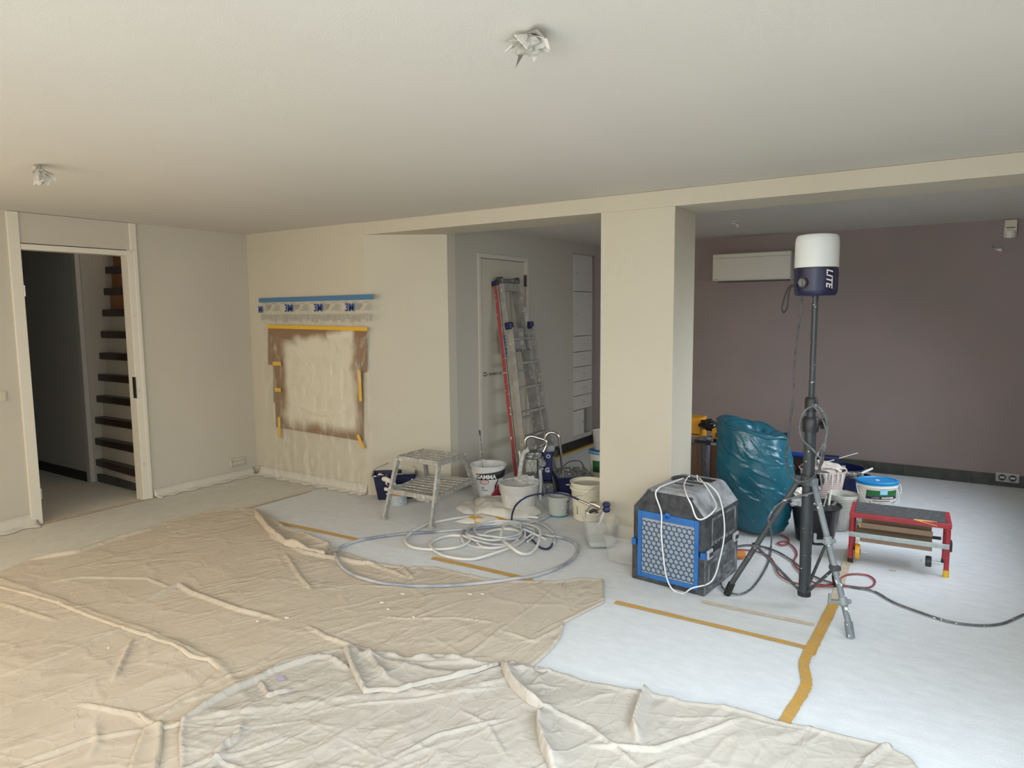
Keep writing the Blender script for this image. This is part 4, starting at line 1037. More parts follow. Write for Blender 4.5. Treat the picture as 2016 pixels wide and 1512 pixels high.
def knob(z, off, r, nm='knob'):
    a = kx*off; b = kx*(off+.022)
    MB().cyl(a-kx*off*.8+Vector((0, 0, z)), a+Vector((0, 0, z)), .008, 8).cyl(a+Vector((0, 0, z)), b+Vector((0, 0, z)), r, 16).build(nm, M_black, tp, bevel=.004)
knob(1.10, .062, .032)
HUBZ = hz(C0, 945)
MB().lathe([(0, -.03), (.046, -.03), (.046, .03), (0, .03)], 24, (0, 0, HUBZ)).build('leg_hub', M_legd, tp, bevel=.003)
knob(HUBZ, .055, .036)
feet = [on(1431, 1172), on(1675, 1257)]
d0 = feet[0]-Vector((cx, cy, 0)); d1 = feet[1]-Vector((cx, cy, 0))
d2_ = -(d0.normalized()+d1.normalized()).normalized()*.42
dirs_ = [d0, d1, d2_]
for i, dd in enumerate(dirs_):
    dn = dd.normalized(); top = dn*.055+Vector((0, 0, HUBZ-.01)); ft = dd+Vector((0, 0, .03)) 
    m_ = M_legg if i == 1 else M_legd
    lg = MB().cyl(top, ft, .0165, 16).build('leg', m_, tp, smooth=True)
    MB().cyl(top.lerp(ft, .93), Vector((ft.x, ft.y, .004)), .022, 16).build('foot_cap', M_legg if i == 1 else M_blackgloss, lg)
    MB().box(dn*.048+Vector((0, 0, HUBZ)), (.05, .035, .05), rz=math.atan2(dn.y, dn.x)).build('hub_bracket', M_legg if i == 1 else M_legd, tp, bevel=.004)
    mid = top.lerp(ft, .58)
    MB().cyl(dn*.03+Vector((0, 0, .095)), mid, .009, 10).build('brace', M_legd, tp, smooth=True)
    MB().box(mid, (.05, .05, .03), rz=math.atan2(dn.y, dn.x)).build('brace_clamp', M_legd, tp, bevel=.008)
    if i == 1:
        for t in (.40, .80):
            q_ = top.lerp(ft, t)
            c_ = MB().cyl(q_-(ft-top).normalized()*.022, q_+(ft-top).normalized()*.022, .024, 16)
            c_.box(q_-kx*.045, (.07, .02, .016), rz=math.atan2(kx.y, kx.x)).box(q_-kx*.075+Vector((0, 0, .02)), (.014, .016, .05), rz=math.atan2(kx.y, kx.x))
            c_.cyl(q_+kx*.02, q_+kx*.042, .012, 10).build('leg_clamp', mat('light_grey_clamp', (.22, .25, .25), .45, speck=.2), tp, bevel=.003)
# third leg points away from the camera
MB().lathe([(0, 0), (.038, 0), (.038, .02), (0, .02)], 20, (0, 0, .065)).build('base_ring', M_black, tp)
# work lamp on the stand
LZ0, LZ1, LZ2 = hz(C0, 582), hz(C0, 529), hz(C0, 463)
RL = .118
lm = thing('work_lamp', 'cylindrical navy work lamp with white dome on top of the tripod stand', 'lamp', (cx, cy, LZ0))
MB().lathe([(0, 0), (RL*.86, 0), (RL*.95, .012), (RL*.97, .03), (RL, LZ1-LZ0), (RL*.9, LZ1-LZ0+.002), (0, LZ1-LZ0+.002)], 48).build('lamp_body', M_lampn, lm, smooth=True)
MB().lathe([(RL*.99, LZ1-LZ0+.002), (RL*.985, LZ2-LZ0-.04), (RL*.95, LZ2-LZ0-.014), (RL*.88, LZ2-LZ0-.002), (RL*.6, LZ2-LZ0+.004), (0, LZ2-LZ0+.006)], 48).build('diffuser_dome', M_dome, lm, smooth=True)
MB().lathe([(RL*.995, 0), (RL*1.006, .002), (RL*1.006, .007), (RL*.99, .009)], 48, (0, 0, LZ1-LZ0-.004)).build('dome_seam', M_black, lm, smooth=True)
tocam = math.atan2(-cy, -cx)
ao = tocam-.72   # left side seen from the camera
ao = math.atan2(-cy, -cx)
def around(phi, r, z): return Vector((r*math.cos(phi), r*math.sin(phi), z))
# seen from the camera, left is negative kx
def phi_at(s):  # s in -1..1 across the visible width
    f_ = Vector((-cx, -cy, 0)).normalized(); v = kx*s+f_*math.sqrt(max(0, 1-s*s)); return math.atan2(v.y, v.x)
ph = phi_at(-.72)
c0_ = around(ph, RL-.012, .072); n_ = around(ph, 1, 0); n_.z = 0; n_.normalize()
MB().cyl(c0_, c0_+n_*.018, .030, 20).build('switch_recess', M_blackgloss, lm)
MB().cyl(c0_+n_*.016, c0_+n_*.026, .022, 20).box(c0_+n_*.03, (.012, .014, .04), rz=ph).build('rotary_knob', mat('knob_grey', (.16, .17, .16), .5), lm, bevel=.002)
tx = text('LITE', .055, M_white, lm, Matrix.Identity(4), extrude=.0004, bold=.0012, shear=.25)
# rotate so that it reads downward, wrap
for v in tx.data.vertices:
    x, y = v.co.x, v.co.y
    v.co = Vector((y, v.co.z, -x+.095))
wraptext(tx, 0, 0, RL+.0012, 0)
ph2 = phi_at(.50)
tx.data.transform(Matrix.Rotation(ph2, 4, 'Z'))
tx2 = MB().bb((-.016, -.0004, .0), (.010, .0006, .004)).bb((-.006, -.0004, -.022), (-.003, .0006, .0)).build('mark', M_ink, lm)
for v in tx2.data.vertices: v.co.z += .15
wraptext(tx2, 0, 0, RL+.0012, 0); tx2.data.transform(Matrix.Rotation(phi_at(.88), 4, 'Z'))
hp = [around(phi_at(-.98), RL, .06), around(phi_at(-1), RL+.03, .055), around(phi_at(-1), RL+.055, 0), around(phi_at(-1), RL+.07, -.07), around(phi_at(-1), RL+.058, -.095), around(phi_at(-1), RL+.04, -.06), around(phi_at(-1), RL+.035, .01), around(phi_at(-1), RL+.02, .05), around(phi_at(-.98), RL, .055)]
MB().tube(spline(hp, 6), .0045, 8).build('hanging_strap', M_black, lm, smooth=True)
# lamp cable
def nearp(u, v, off=0.0):
    """point at the stand's distance (plane facing the camera through the pole), moved off metres towards the camera"""
    n = Vector((-cx, -cy, 0)).normalized(); o_ = Vector((cx, cy, 0))+n*off
    d = FW*FPX+RT*(u-1008)-UP*(v-756); d = Vector((float(d[0]), float(d[1]), float(d[2])))
    c = Vector((0, 0, CAMH)); t = (o_-c).dot(n)/d.dot(n); return c+d*t
P = [nearp(u, v, .06) for u, v in [(1578, 578), (1577, 610), (1570, 660), (1564, 720), (1562, 780), (1555, 830), (1551, 870), (1548, 905), (1556, 935), (1575, 948), (1600, 940), (1618, 912), (1622, 890)]]
hose('lamp_cable', 'thin dark cable hanging from the work lamp beside the pole', 'cable', spline(P, 6), .0058, M_cable, 8)
P = [nearp(u, v, .05) for u, v in [(1618, 905), (1600, 885), (1580, 865), (1574, 838), (1582, 812), (1600, 800), (1618, 808), (1629, 840), (1625, 868), (1612, 890), (1606, 905), (1614, 915), (1624, 880), (1626, 845), (1612, 812), (1600, 797), (1612, 800), (1628, 825), (1626, 860), (1618, 895), (1614, 925), (1617, 960), (1600, 970), (1570, 978), (1545, 985), (1527, 998), (1517, 1012), (1512, 1025)]]
hose('coiled_cable', 'splattered grey cable coiled and hung on the tripod collar', 'cable', spline(P, 6), .006, M_cablel, 8)
P = drape([(1517, 1070), (1518, 1085), (1512, 1110), (1495, 1140), (1475, 1162), (1450, 1170), (1425, 1160), (1420, 1145), (1428, 1132), (1440, 1126)], .006)
P[0].z = .28; 
P = [nearp(1512, 1020, .05), nearp(1519, 1050, .05)]+P[4:]
hose('coiled_cable', 'grey cable running from tripod leg down to the filter box', 'cable', spline(P, 2), .006, M_cablel, 8)
# floor cables
red = [(1442, 1082), (1470, 1083), (1490, 1086), (1512, 1094), (1524, 1108), (1532, 1128), (1550, 1142), (1571, 1149), (1614, 1154), (1643, 1147), (1662, 1134), (1681, 1130), (1709, 1133), (1723, 1145), (1709, 1157), (1667, 1154), (1624, 1152), (1595, 1143), (1574, 1124), (1563, 1107), (1569, 1091), (1562, 1077), (1545, 1066), (1531, 1069), (1538, 1073), (1551, 1070), (1551, 1060), (1536, 1053)]
hose('red_cable', 'red cable looped on the floor around the tripod', 'cable', drape(red, .006), .006, M_cordr, 8)
gr_ = [(1440, 1078), (1470, 1073), (1500, 1076), (1530, 1086), (1560, 1104), (1585, 1124), (1610, 1138), (1640, 1148), (1680, 1156), (1720, 1164), (1760, 1186), (1810, 1205), (1870, 1224), (1930, 1231), (1975, 1227), (2016, 1210), (2060, 1198)]
hose('grey_cable', 'grey cable running over the floor to the right edge', 'cable', drape(gr_, .007), .007, M_cablel, 8)
# orange plug end behind the filter box
p = on(1450, 1100)
pl = thing('cable_coupling', 'orange and blue cable coupling on the floor behind the filter box', 'plug', (p.x, p.y, 0), .5)
MB().cyl((-.05, 0, .028), (-.01, 0, .028), .026, 14).build('blue_collar', M_blue, pl)
MB().cyl((-.01, 0, .03), (.05, 0, .03), .030, 8).cyl((.05, 0, .03), (.06, 0, .03), .022, 8).build('orange_body', M_orange, pl, bevel=.004)

# ---------------- rubbish bag
def bag():
    cen = on(1486, 1062); cen.y += .20; cen.x -= .075
    o = thing('rubbish_bag', 'large full teal plastic rubbish bag standing open behind the tripod', 'bag', (cen.x, cen.y, 0))
    nz, na = 110, 160
    zz = np.linspace(0, 1, nz); aa = np.linspace(0, 2*np.pi, na, endpoint=False)
    Zt, At = np.meshgrid(zz, aa, indexing='ij')
    Hb = .84
    rad = np.interp(zz, [0, .04, .10, .22, .40, .6, .8, .93, 1.0], [.12, .20, .23, .26, .285, .295, .285, .272, .262])
    cxs = np.interp(zz, [0, .2, .5, 1], [.05, .03, .0, -.02])
    X = rad[:, None]*np.cos(At)*1.0+cxs[:, None]; Y = rad[:, None]*np.sin(At)*.80
    rid = np.zeros_like(X); rnd = random.Random(3); circ = .27*At
    for k in range(150):
        a0 = rnd.uniform(0, 2*np.pi)*.27; z0 = rnd.uniform(.03, .97); L_ = rnd.uniform(.05, .22); th = rnd.gauss(-.55, .4)
        P_ = [(a0-math.cos(th)*L_/2, z0*Hb-math.sin(th)*L_/2), (a0+math.cos(th)*L_/2, z0*Hb+math.sin(th)*L_/2)]
        rid = np.maximum(rid, segridge(circ, Zt*Hb, P_, rnd.uniform(.012, .03), rnd.uniform(.006, .016), .4))
    rid = rid*np.clip((1-Zt)*7+.15, 0, 1)
    bulge = .05*(fnoise(At*1.3+4, Zt*2.5, 12, 2)-.5)*np.clip((1-Zt)*5+.2, 0, 1)
    s_ = 1+(rid+bulge)/rad[:, None]
    X = (X-cxs[:, None])*s_+cxs[:, None]; Y = Y*s_
    # slanted top: high on the left, lower on the right
    tilt = .03*np.cos(At-.0)
    Z = Zt*Hb*(1+np.clip((Zt-.5)*2, 0, 1)*(-.07*np.cos(At))) + .004*np.sin(At*5)*np.clip((Zt-.9)*10, 0, 1)
    Z = Z+.006
    V = np.stack([X.ravel(), Y.ravel(), Z.ravel()], 1)
    F = [(j*na+i, j*na+(i+1) % na, (j+1)*na+(i+1) % na, (j+1)*na+i) for j in range(nz-1) for i in range(na)]
    # closing top, sunken and crumpled
    rings = 10; base = (nz-1)*na; Vl = V.tolist()
    prev = base
    for r in range(1, rings+1):
        t = r/rings; st_ = len(Vl)
        for i in range(na):
            x, y, z = V[base+i]
            Vl.append([x*(1-t)+cxs[-1]*t, y*(1-t), z+.02*math.sin(t*3.1)-.05*t+.02*math.sin(i*.35+r*1.3)*t*(1-t)*2])
        F += [(prev+i, prev+(i+1) % na, st_+(i+1) % na, st_+i) for i in range(na)]
        prev = st_
    F.append(tuple(range(na-1, -1, -1)))
    me = D.meshes.new('bag_film'); me.from_pydata(Vl, [], F); me.materials.append(M_teal)
    me.polygons.foreach_set('use_smooth', [True]*len(me.polygons))
    c = D.objects.new('bag_film', me); COL.objects.link(c); c.parent = o
    # folded hem and knotted corner
    rim = [Vector(V[base+i]).lerp(Vector((cxs[-1], 0, V[base+i][2])), -.02)+Vector((0, 0, -.01+.012*math.sin(i*.22))) for i in range(0, na, 3)]
    MB().tube(rim, .012, 8, closed=True).build('rolled_hem', M_teal, o, smooth=True)
    MB().tube(spline([(.20, -.10, .33), (.26, -.14, .31), (.30, -.11, .29), (.27, -.04, .27), (.22, -.10, .27), (.26, -.15, .29), (.31, -.10, .31)], 6), .007, 8).build('drawstring', M_navyc, o, smooth=True)
    return o
bag()

# ---------------- things behind the pillar, left of the bag
def boxthing(name, label, cat, u0, v0, u1, v1, Y, depth, m, bev=.004, z0=None):
    a = onY(u0, v1, Y); b = onY(u1, v0, Y)
    zb = a.z if z0 is None else z0
    o = thing(name, label, cat, ((a.x+b.x)/2, Y+depth/2, zb))
    w_ = abs(b.x-a.x); h_ = b.z-zb
    MB().bb((-w_/2, -depth/2, 0), (w_/2, depth/2, h_)).build('body', m, o, bevel=bev)
    return o, w_, h_
o, w_, h_ = boxthing('wooden_board', 'pale brown wooden board leaning upright directly behind the pillar edge', 'board', 1340, 864, 1383, 955, 6.0, .04, M_woodl, z0=0)
o, w_, h_ = boxthing('cardboard', 'dark brown cardboard panel standing left of the teal bag', 'cardboard', 1398, 880, 1440, 960, 5.98, .03, M_woodd, z0=0)
bt = onY(1361, 862, 6.0)
cr = thing('storage_rack', 'low dark crate stack behind the pillar carrying the yellow tool cases', 'rack', (bt.x+.16, 6.42, 0))
MB().bb((-.30, -.2, 0), (.28, .2, .30)).build('lower_crate', M_black, cr, bevel=.01)
MB().bb((-.28, -.18, .302), (.26, .18, hz(Vector((bt.x, 6.3, 0)), 868))).build('upper_crate', mat('dark_crate', (.03, .028, .03), .6), cr, bevel=.01)
for k in range(4): MB().bb((.0, -.192, .16+k*.09), (.06, -.178, .18+k*.09)).build('shelf_edge', mat('pale_edge', (.45, .38, .2), .6), cr)
ct = hz(Vector((bt.x, 6.3, 0)), 868)
a = onY(1348, 850, 6.3); b = onY(1377, 824, 6.3)
yc = thing('tool_case', 'tall yellow tool case half hidden by the pillar', 'tool case', ((a.x+b.x)/2, 6.40, ct+.002))
MB().bb((-.1, -.10, 0), (.08, .10, b.z-ct)).build('case_body', M_yel, yc, bevel=.008); MB().bb((-.09, -.106, .05), (.07, -.098, .06)).build('case_seam', M_black, yc)
a = onY(1392, 868, 6.05); b = onY(1412, 850, 6.05)
ys = thing('yellow_case', 'small yellow case with black square opening beside the teal bag', 'tool case', ((a.x+b.x)/2+.03, 6.21, a.z))
MB().bb((-.07, -.04, 0), (.10, .10, b.z-a.z)).build('case_body', M_yel, ys, bevel=.004); MB().bb((-.033, -.048, .022), (-.003, -.038, .058)).build('square_hole', M_black, ys)
MB().bb((-.06, -.03, -a.z+ct), (.10, .09, -.001)).build('case_lower_part', M_black, ys)
tw = thing('towel', 'grey towel draped over the wooden board behind the pillar', 'towel', (bt.x+.02, 6.0, hz(Vector((bt.x, 6.0, 0)), 862)))
P = []
prof = [(-.035, -.25), (-.036, -.02), (-.025, .008), (.01, .014), (.045, .006), (.062, -.03), (.066, -.2)]
tm = MB(); nx = 14; vs = []; fs = []
for i in range(nx+1):
    x = -.12+i*.02
    for (y, z) in prof:
        zz_ = z if z > -.1 else (-.02-.015*math.sin(i*1.3) if (y < 0 and i < 11) else -.40+.01*math.sin(i*2))
        vs.append((x, y+.006*math.sin(i*1.9), zz_+.012*math.sin(i*.7)))
for i in range(nx):
    for j in range(len(prof)-1):
        q = i*len(prof)+j; fs.append((q, q+1, q+1+len(prof), q+len(prof)))
tm.add(vs, fs).build('towel_cloth', M_towel, tw, smooth=True, solid=.006)
p1 = onY(1368, 868, 5.93); p2 = onY(1410, 873, 5.93)
cl = thing('bar_clamp', 'black bar clamp resting on top of the wooden board', 'clamp', p1)
MB().beam(p1, p2, .012, .022).build('bar', M_black, cl, world=True); MB().box(p1.lerp(p2, .65), (.05, .04, .04)).build('clamp_head', M_black, cl, world=True, bevel=.006)
MB().box(p2+Vector((-.02, 0, -.005)), (.05, .03, .02)).build('clamp_jaw', M_steel, cl, world=True)
bb_ = crumple('black_bag', 'crumpled black plastic bag behind the top left of the teal bag', 'bag', tuple(onY(1393, 838, 6.25)+Vector((0, .05, .0))), .062, M_blackgloss, 8, (1.3, .8, .7))

# ---------------- buckets right of the bag
def bucket(name, label, c, r0, r1, h, m, hand=True, inner=None, rz_=0, cat='bucket', z=0):
    o = thing(name, label, cat, (c.x, c.y, z), rz_)
    vessel(MB(), r0, r1, h, rim=.007).build('shell', m, o, smooth=True)
    if inner: MB().lathe([(0, h*inner[0]), (rimr(h, r0, r1, h*inner[0])-.006, h*inner[0])], 32).build('contents', inner[1], o)
    return o
bc = on(1603, 1073); push(bc, .13)
bk = bucket('black_bucket', 'wide black bucket filled with brushes and tools behind the tripod', bc, .135, .172, .275, M_blackgloss, inner=(.75, M_black))
vessel(MB(), .172, .178, .02, rim=.006, c=(0, 0, .262)).build('thick_rim', M_black, bk, smooth=True)
def tool(name, label, cat, base, tip, r, m, head=None, hm=None):
    o = thing(name, label, cat, base)
    MB().tube([Vector((0, 0, 0)), (Vector(tip)-Vector(base))*.6, Vector(tip)-Vector(base)], [r, r*1.2, r*.9], 10).build('tool_handle', m, o, smooth=True)
    if head: MB().box(Vector((0, 0, 0))+Vector(head[0]), head[1], rz=head[2]).build('tool_head', hm or M_steel, o, bevel=.002)
    return o
def inb(px, r_, z): # spot inside the black bucket, px across
    return Vector((bc.x+kx.x*px, bc.y+kx.y*px, z))
tool('paint_brush', 'white handled brush in the black bucket right of the pole', 'brush', inb(.02, 0, .18), inb(-.0, 0, .37), .014, M_white, ((0, 0, 0), (.06, .02, .05), .3), M_black)
tool('paint_brush', 'pale brush handle at the right of the black bucket', 'brush', inb(.09, 0, .2), inb(.11, 0, .39), .008, M_white, ((0, 0, 0), (.05, .02, .05), .3), M_black)
tool('scraper', 'black scraper handle in the middle of the black bucket', 'scraper', inb(.06, 0, .2), inb(.07, 0, .32), .014, M_black, ((0, 0, 0), (.06, .01, .05), .1))
tool('scraper', 'dark handle lying low on the right rim of the black bucket', 'scraper', inb(.08, 0, .22), inb(.16, 0, .30), .012, M_pump, ((0, 0, 0), (.05, .01, .04), .1))
crumple('plastic_wrap', 'crumpled clear plastic wrap on the left of the black bucket', 'plastic wrap', tuple(inb(-.11, 0, .30)), .075, M_wrap, 12, (1, .9, .5))
crumple('rag', 'whitish rag heap on the left of the black bucket', 'rag', tuple(inb(-.13, 0, .375)), .07, M_rag, 14, (1, .8, .35))
tool('wire_hook', 'thin grey scraper blade sticking up at the bucket front', 'scraper', inb(.05, 0, .2)+Vector((.0, -.05, 0)), inb(.09, 0, .36)+Vector((0, -.05, 0)), .005, M_steel)
# stack of nested clear buckets
sc = on(1648, 1052); push(sc, .14)
for k in range(4):
    lab = ['milky bucket at the bottom of the nested stack behind the red bench', 'second nested milky bucket, just above the bottom one', 'third nested bucket, second from the top behind the red bench', 'topmost white bucket of the nested stack beside the blue-lidded tub'][k]
    lean = kx*(.012*k)
    o = thing('nested_bucket', lab, 'bucket', (sc.x+lean.x, sc.y+lean.y, .004+k*.030), 0, 'nested milky buckets')
    vessel(MB(), .078, .108, .20, rim=.007).build('shell', M_clearm if k < 3 else M_whitedirty, o, smooth=True)
    if k == 3: MB().lathe([(0, .12), (.092, .12)], 28).build('paint_residue', M_paintw, o)
    MB().lathe([(.105, .176), (.113, .178), (.113, .184), (.106, .186)], 28).build('collar', M_clearm if k < 3 else M_white, o, smooth=True)
# peach pot with ridges and drips
pc = on(1615, 1040); push(pc, .62); pc.x += .0
o = thing('plastic_pot', 'large ridged whitish pink pot crusted with paint behind the black bucket', 'pot', (pc.x, pc.y, 0))
vessel(MB(), .13, .19, .36, rim=.008).build('shell', M_peach, o, smooth=True)
for k in range(9): MB().lathe([(rimr(.36, .13, .19, .15+k*.018)+.000, 0), (rimr(.36, .13, .19, .15+k*.018)+.004, .004), (rimr(.36, .13, .19, .15+k*.018)+.001, .009)], 32, (0, 0, .15+k*.018)).build('ridge', M_peach, o, smooth=True)
rnd = random.Random(2)
for k in range(9):
    a = rnd.uniform(-2.6, -.4); l = rnd.uniform(.03, .12)
    MB().tube([(rimr(.36, .13, .19, .36)*math.cos(a)*1.03, .196*math.sin(a), .36), (.192*math.cos(a), .192*math.sin(a), .36-l)], [.008, .004], 6).build('paint_drip', M_paintw, o)
crumple('rag', 'peach coloured rag heap in the ridged pot', 'rag', (pc.x, pc.y, .37), .12, M_ragp, 21, (1.2, 1, .35))
# scrapers / blue tub behind
tb = thing('blue_tub', 'dark blue paint tub behind the ridged pot', 'tub', (pc.x+.06, pc.y+.45, 0))
vessel(MB(), .14, .19, .30, rim=.012, sx=1.2).build('shell', M_navyc, tb, smooth=True)
tool('stick', 'thin grey stick across the ridged pot and blue tub', 'stick', (pc.x-.02, pc.y, .40), (pc.x+.25, pc.y+.2, .49), .004, M_steel)
tool('stick', 'pale wooden stir stick on the ridged pot', 'stick', (pc.x+.14, pc.y-.12, .375), (pc.x-.04, pc.y+.02, .42), .006, M_card)
bb2 = on(1675, 1035); push(bb2, .55)
o = bucket('blue_bucket', 'dark blue bucket full of scrapers behind the blue-lidded tub', bb2, .11, .145, .30, M_navyc, inner=(.8, M_black))
MB().cyl((0, 0, 0), (0, .0, .001), .02, 12).build('base_mark', M_white, o)
sg_ = MB(); f_ = Vector((-bb2.x, -bb2.y, 0)).normalized(); ph = math.atan2(f_.y, f_.x)-.75
for k, (z, hh) in enumerate([(.06, .02), (.10, .04), (.16, .02)]): 
    q = Vector((.125*math.cos(ph), .125*math.sin(ph), z)); sg_.box(q, (.01, .03, hh), rz=ph)
sg_.build('white_print', M_white, o)
q = lambda px, z: Vector((bb2.x+kx.x*px, bb2.y+kx.y*px, z))
tool('scraper', 'grey curved scraper leaning left out of the blue bucket', 'scraper', q(-.02, .27), q(-.09, .37), .010, mat('grey_handle', (.3, .3, .28), .5), ((-.06, 0, .08), (.03, .01, .06), .1))
tool('stick', 'white stick leaning right out of the blue bucket', 'stick', q(.02, .29), q(.17, .36), .010, M_white)
crumple('tool_heap', 'dark heap of tools on the blue bucket', 'tools', tuple(q(.0, .30)), .055, M_pump, 31, (1.5, 1, .5))
# long blue roller pole and wood behind tripod
a = onY(1548, 893, 6.6); b = onY(1652, 903, 6.6)
rp = thing('roller_pole', 'long dark blue roller pole lying across behind the tripod', 'pole', a)
MB().cyl(a, a.lerp(b, .35), .024, 14).build('blue_section', mat('pole_blue', (.01, .05, .28), .4), rp, world=True, smooth=True)
MB().cyl(a.lerp(b, .35), b, .026, 14).build('navy_section', M_navyc, rp, world=True, smooth=True)
p = onY(1580, 925, 6.5)
sr = thing('tool_trolley', 'low pile of dark crates carrying the roller pole', 'crate', (p.x-.12, 6.75, 0))
MB().bb((-.22, -.12, 0), (.20, .14, .30)).build('crate', M_black, sr, bevel=.01)
MB().bb((-.20, -.11, .302), (.14, .1, a.z-.03)).build('dark_box', mat('dark_brown_box', (.06, .04, .03), .7), sr, bevel=.008)
MB().bb((-.24, -.25, .27), (.05, -.13, .315)).build('plank', mat('brown_plank', (.28, .14, .08), .6), sr, bevel=.002)

# ---------------- latex tubs with blue lids
tc = on(1722, 1052); push(tc, .06)
hT = .212
def latex(name, label, z, full):
    o = thing(name, label, 'paint tub', (tc.x, tc.y, z), math.atan2(kx.y, kx.x), 'oval paint tubs with blue lids')
    MB().lathe([(0, 0), (.128, 0), (.134, .008), (.147, hT-.03)], 48, sy=.80, mi=0).lathe([(.152, hT-.045), (.154, hT-.045), (.154, hT-.02), (.147, hT-.02)], 48, sy=.8).build('tub_body', M_white, o, smooth=True)
    MB().lathe([(.147, hT-.024), (.157, hT-.024), (.158, hT-.004), (.152, hT), (.140, hT), (.136, hT-.006), (0, hT-.006)], 48, sy=.8).build('lid', M_cyan, o, smooth=True)
    for s in (-1, 1):
        MB().tube(spline([(s*.154, 0, hT-.035), (s*.171, -.02, hT-.04), (s*.169, -.04, hT-.085), (s*.156, -.05, hT-.10)], 5), .0025, 6).cyl((s*.147, 0, hT-.035), (s*.163, 0, hT-.035), .009, 10).build('handle_lug', M_white, o, smooth=True)
    return o
latex('paint_tub', 'lower oval white tub standing on the floor under the other', .0, 0)
to = latex('paint_tub', 'upper oval white tub with cyan lid and green label', hT+.002, 1)
MB().box((.0, 0, hT-.004), (.03, .02, .003)).build('lid_sticker', M_white, to)
def wraplabel(mb_or_pts, par, name, m, r=.1735, sy=.8):
    pass
def labelquad(x0, x1, z0, z1, rr, name, m, par, y_off=0):
    mb = MB(); n = 16; vs = []
    for i in range(n+1):
        x = x0+(x1-x0)*i/n
        for z in (z0, z1):
            R = .134+(.147-.134)*(z/(hT-.03))+rr
            y = -math.sqrt(max(0, 1-(x/R)**2))*R*.8; vs.append((x, y, z))
    fs = [(2*i, 2*i+2, 2*i+3, 2*i+1) for i in range(n)]
    return mb.add(vs, fs).build(name, m, par, solid=.0006)
labelquad(-.118, .110, .105, .150, .0016, 'green_label', M_greenlab, to)
labelquad(-.118, .110, .080, .104, .0016, 'dark_label', M_darklab, to)
labelquad(-.035, .022, .118, .158, .003, 'blue_logo_panel', M_skyblue, to)
def curvetext(body, size, x0, z0, m, par, rr=.003, bold=0, shear=0, sx=1):
    t = text(body, size, m, par, Matrix.Identity(4), extrude=.0003, bold=bold, shear=shear, sx=sx)
    for v in t.data.vertices:
        x, z, e = v.co.x+x0, v.co.y+z0, v.co.z
        R = .134+(.147-.134)*(z/(hT-.03))+rr+e
        v.co = Vector((x, -math.sqrt(max(0, 1-(x/R)**2))*R*.8, z))
    return t
curvetext('LATEX', .017, -.062, .091, mat('thin_white', (.55, .55, .55), .5), to)
curvetext('PROFIWEISS', .018, .028, .091, M_white, to, bold=.0008)
curvetext('Herbol', .016, -.006, .138, M_white, to, rr=.0045, shear=.3)
labelquad(-.08, .05, .064, .069, .0016, 'dark_line', M_darklab, to)
for (x0, x1, z0, z1) in [(.085, .092, .035, .062), (.096, .102, .035, .062), (.06, .075, .04, .055), (-.10, -.09, .04, .06), (-.075, -.062, .045, .05), (.02, .05, .044, .047), (-.04, .01, .048, .051)]:
    labelquad(x0, x1, z0, z1, .0016, 'fine_print', M_ink, to)
MB().tube(spline([(-.149, 0, .17), (-.12, -.095, .06), (0, -.118, .045), (.12, -.097, .065), (.150, 0, .17)], 8), .002, 6).build('wire_handle', mat('pale_wire', (.6, .6, .58), .4), to, smooth=True)

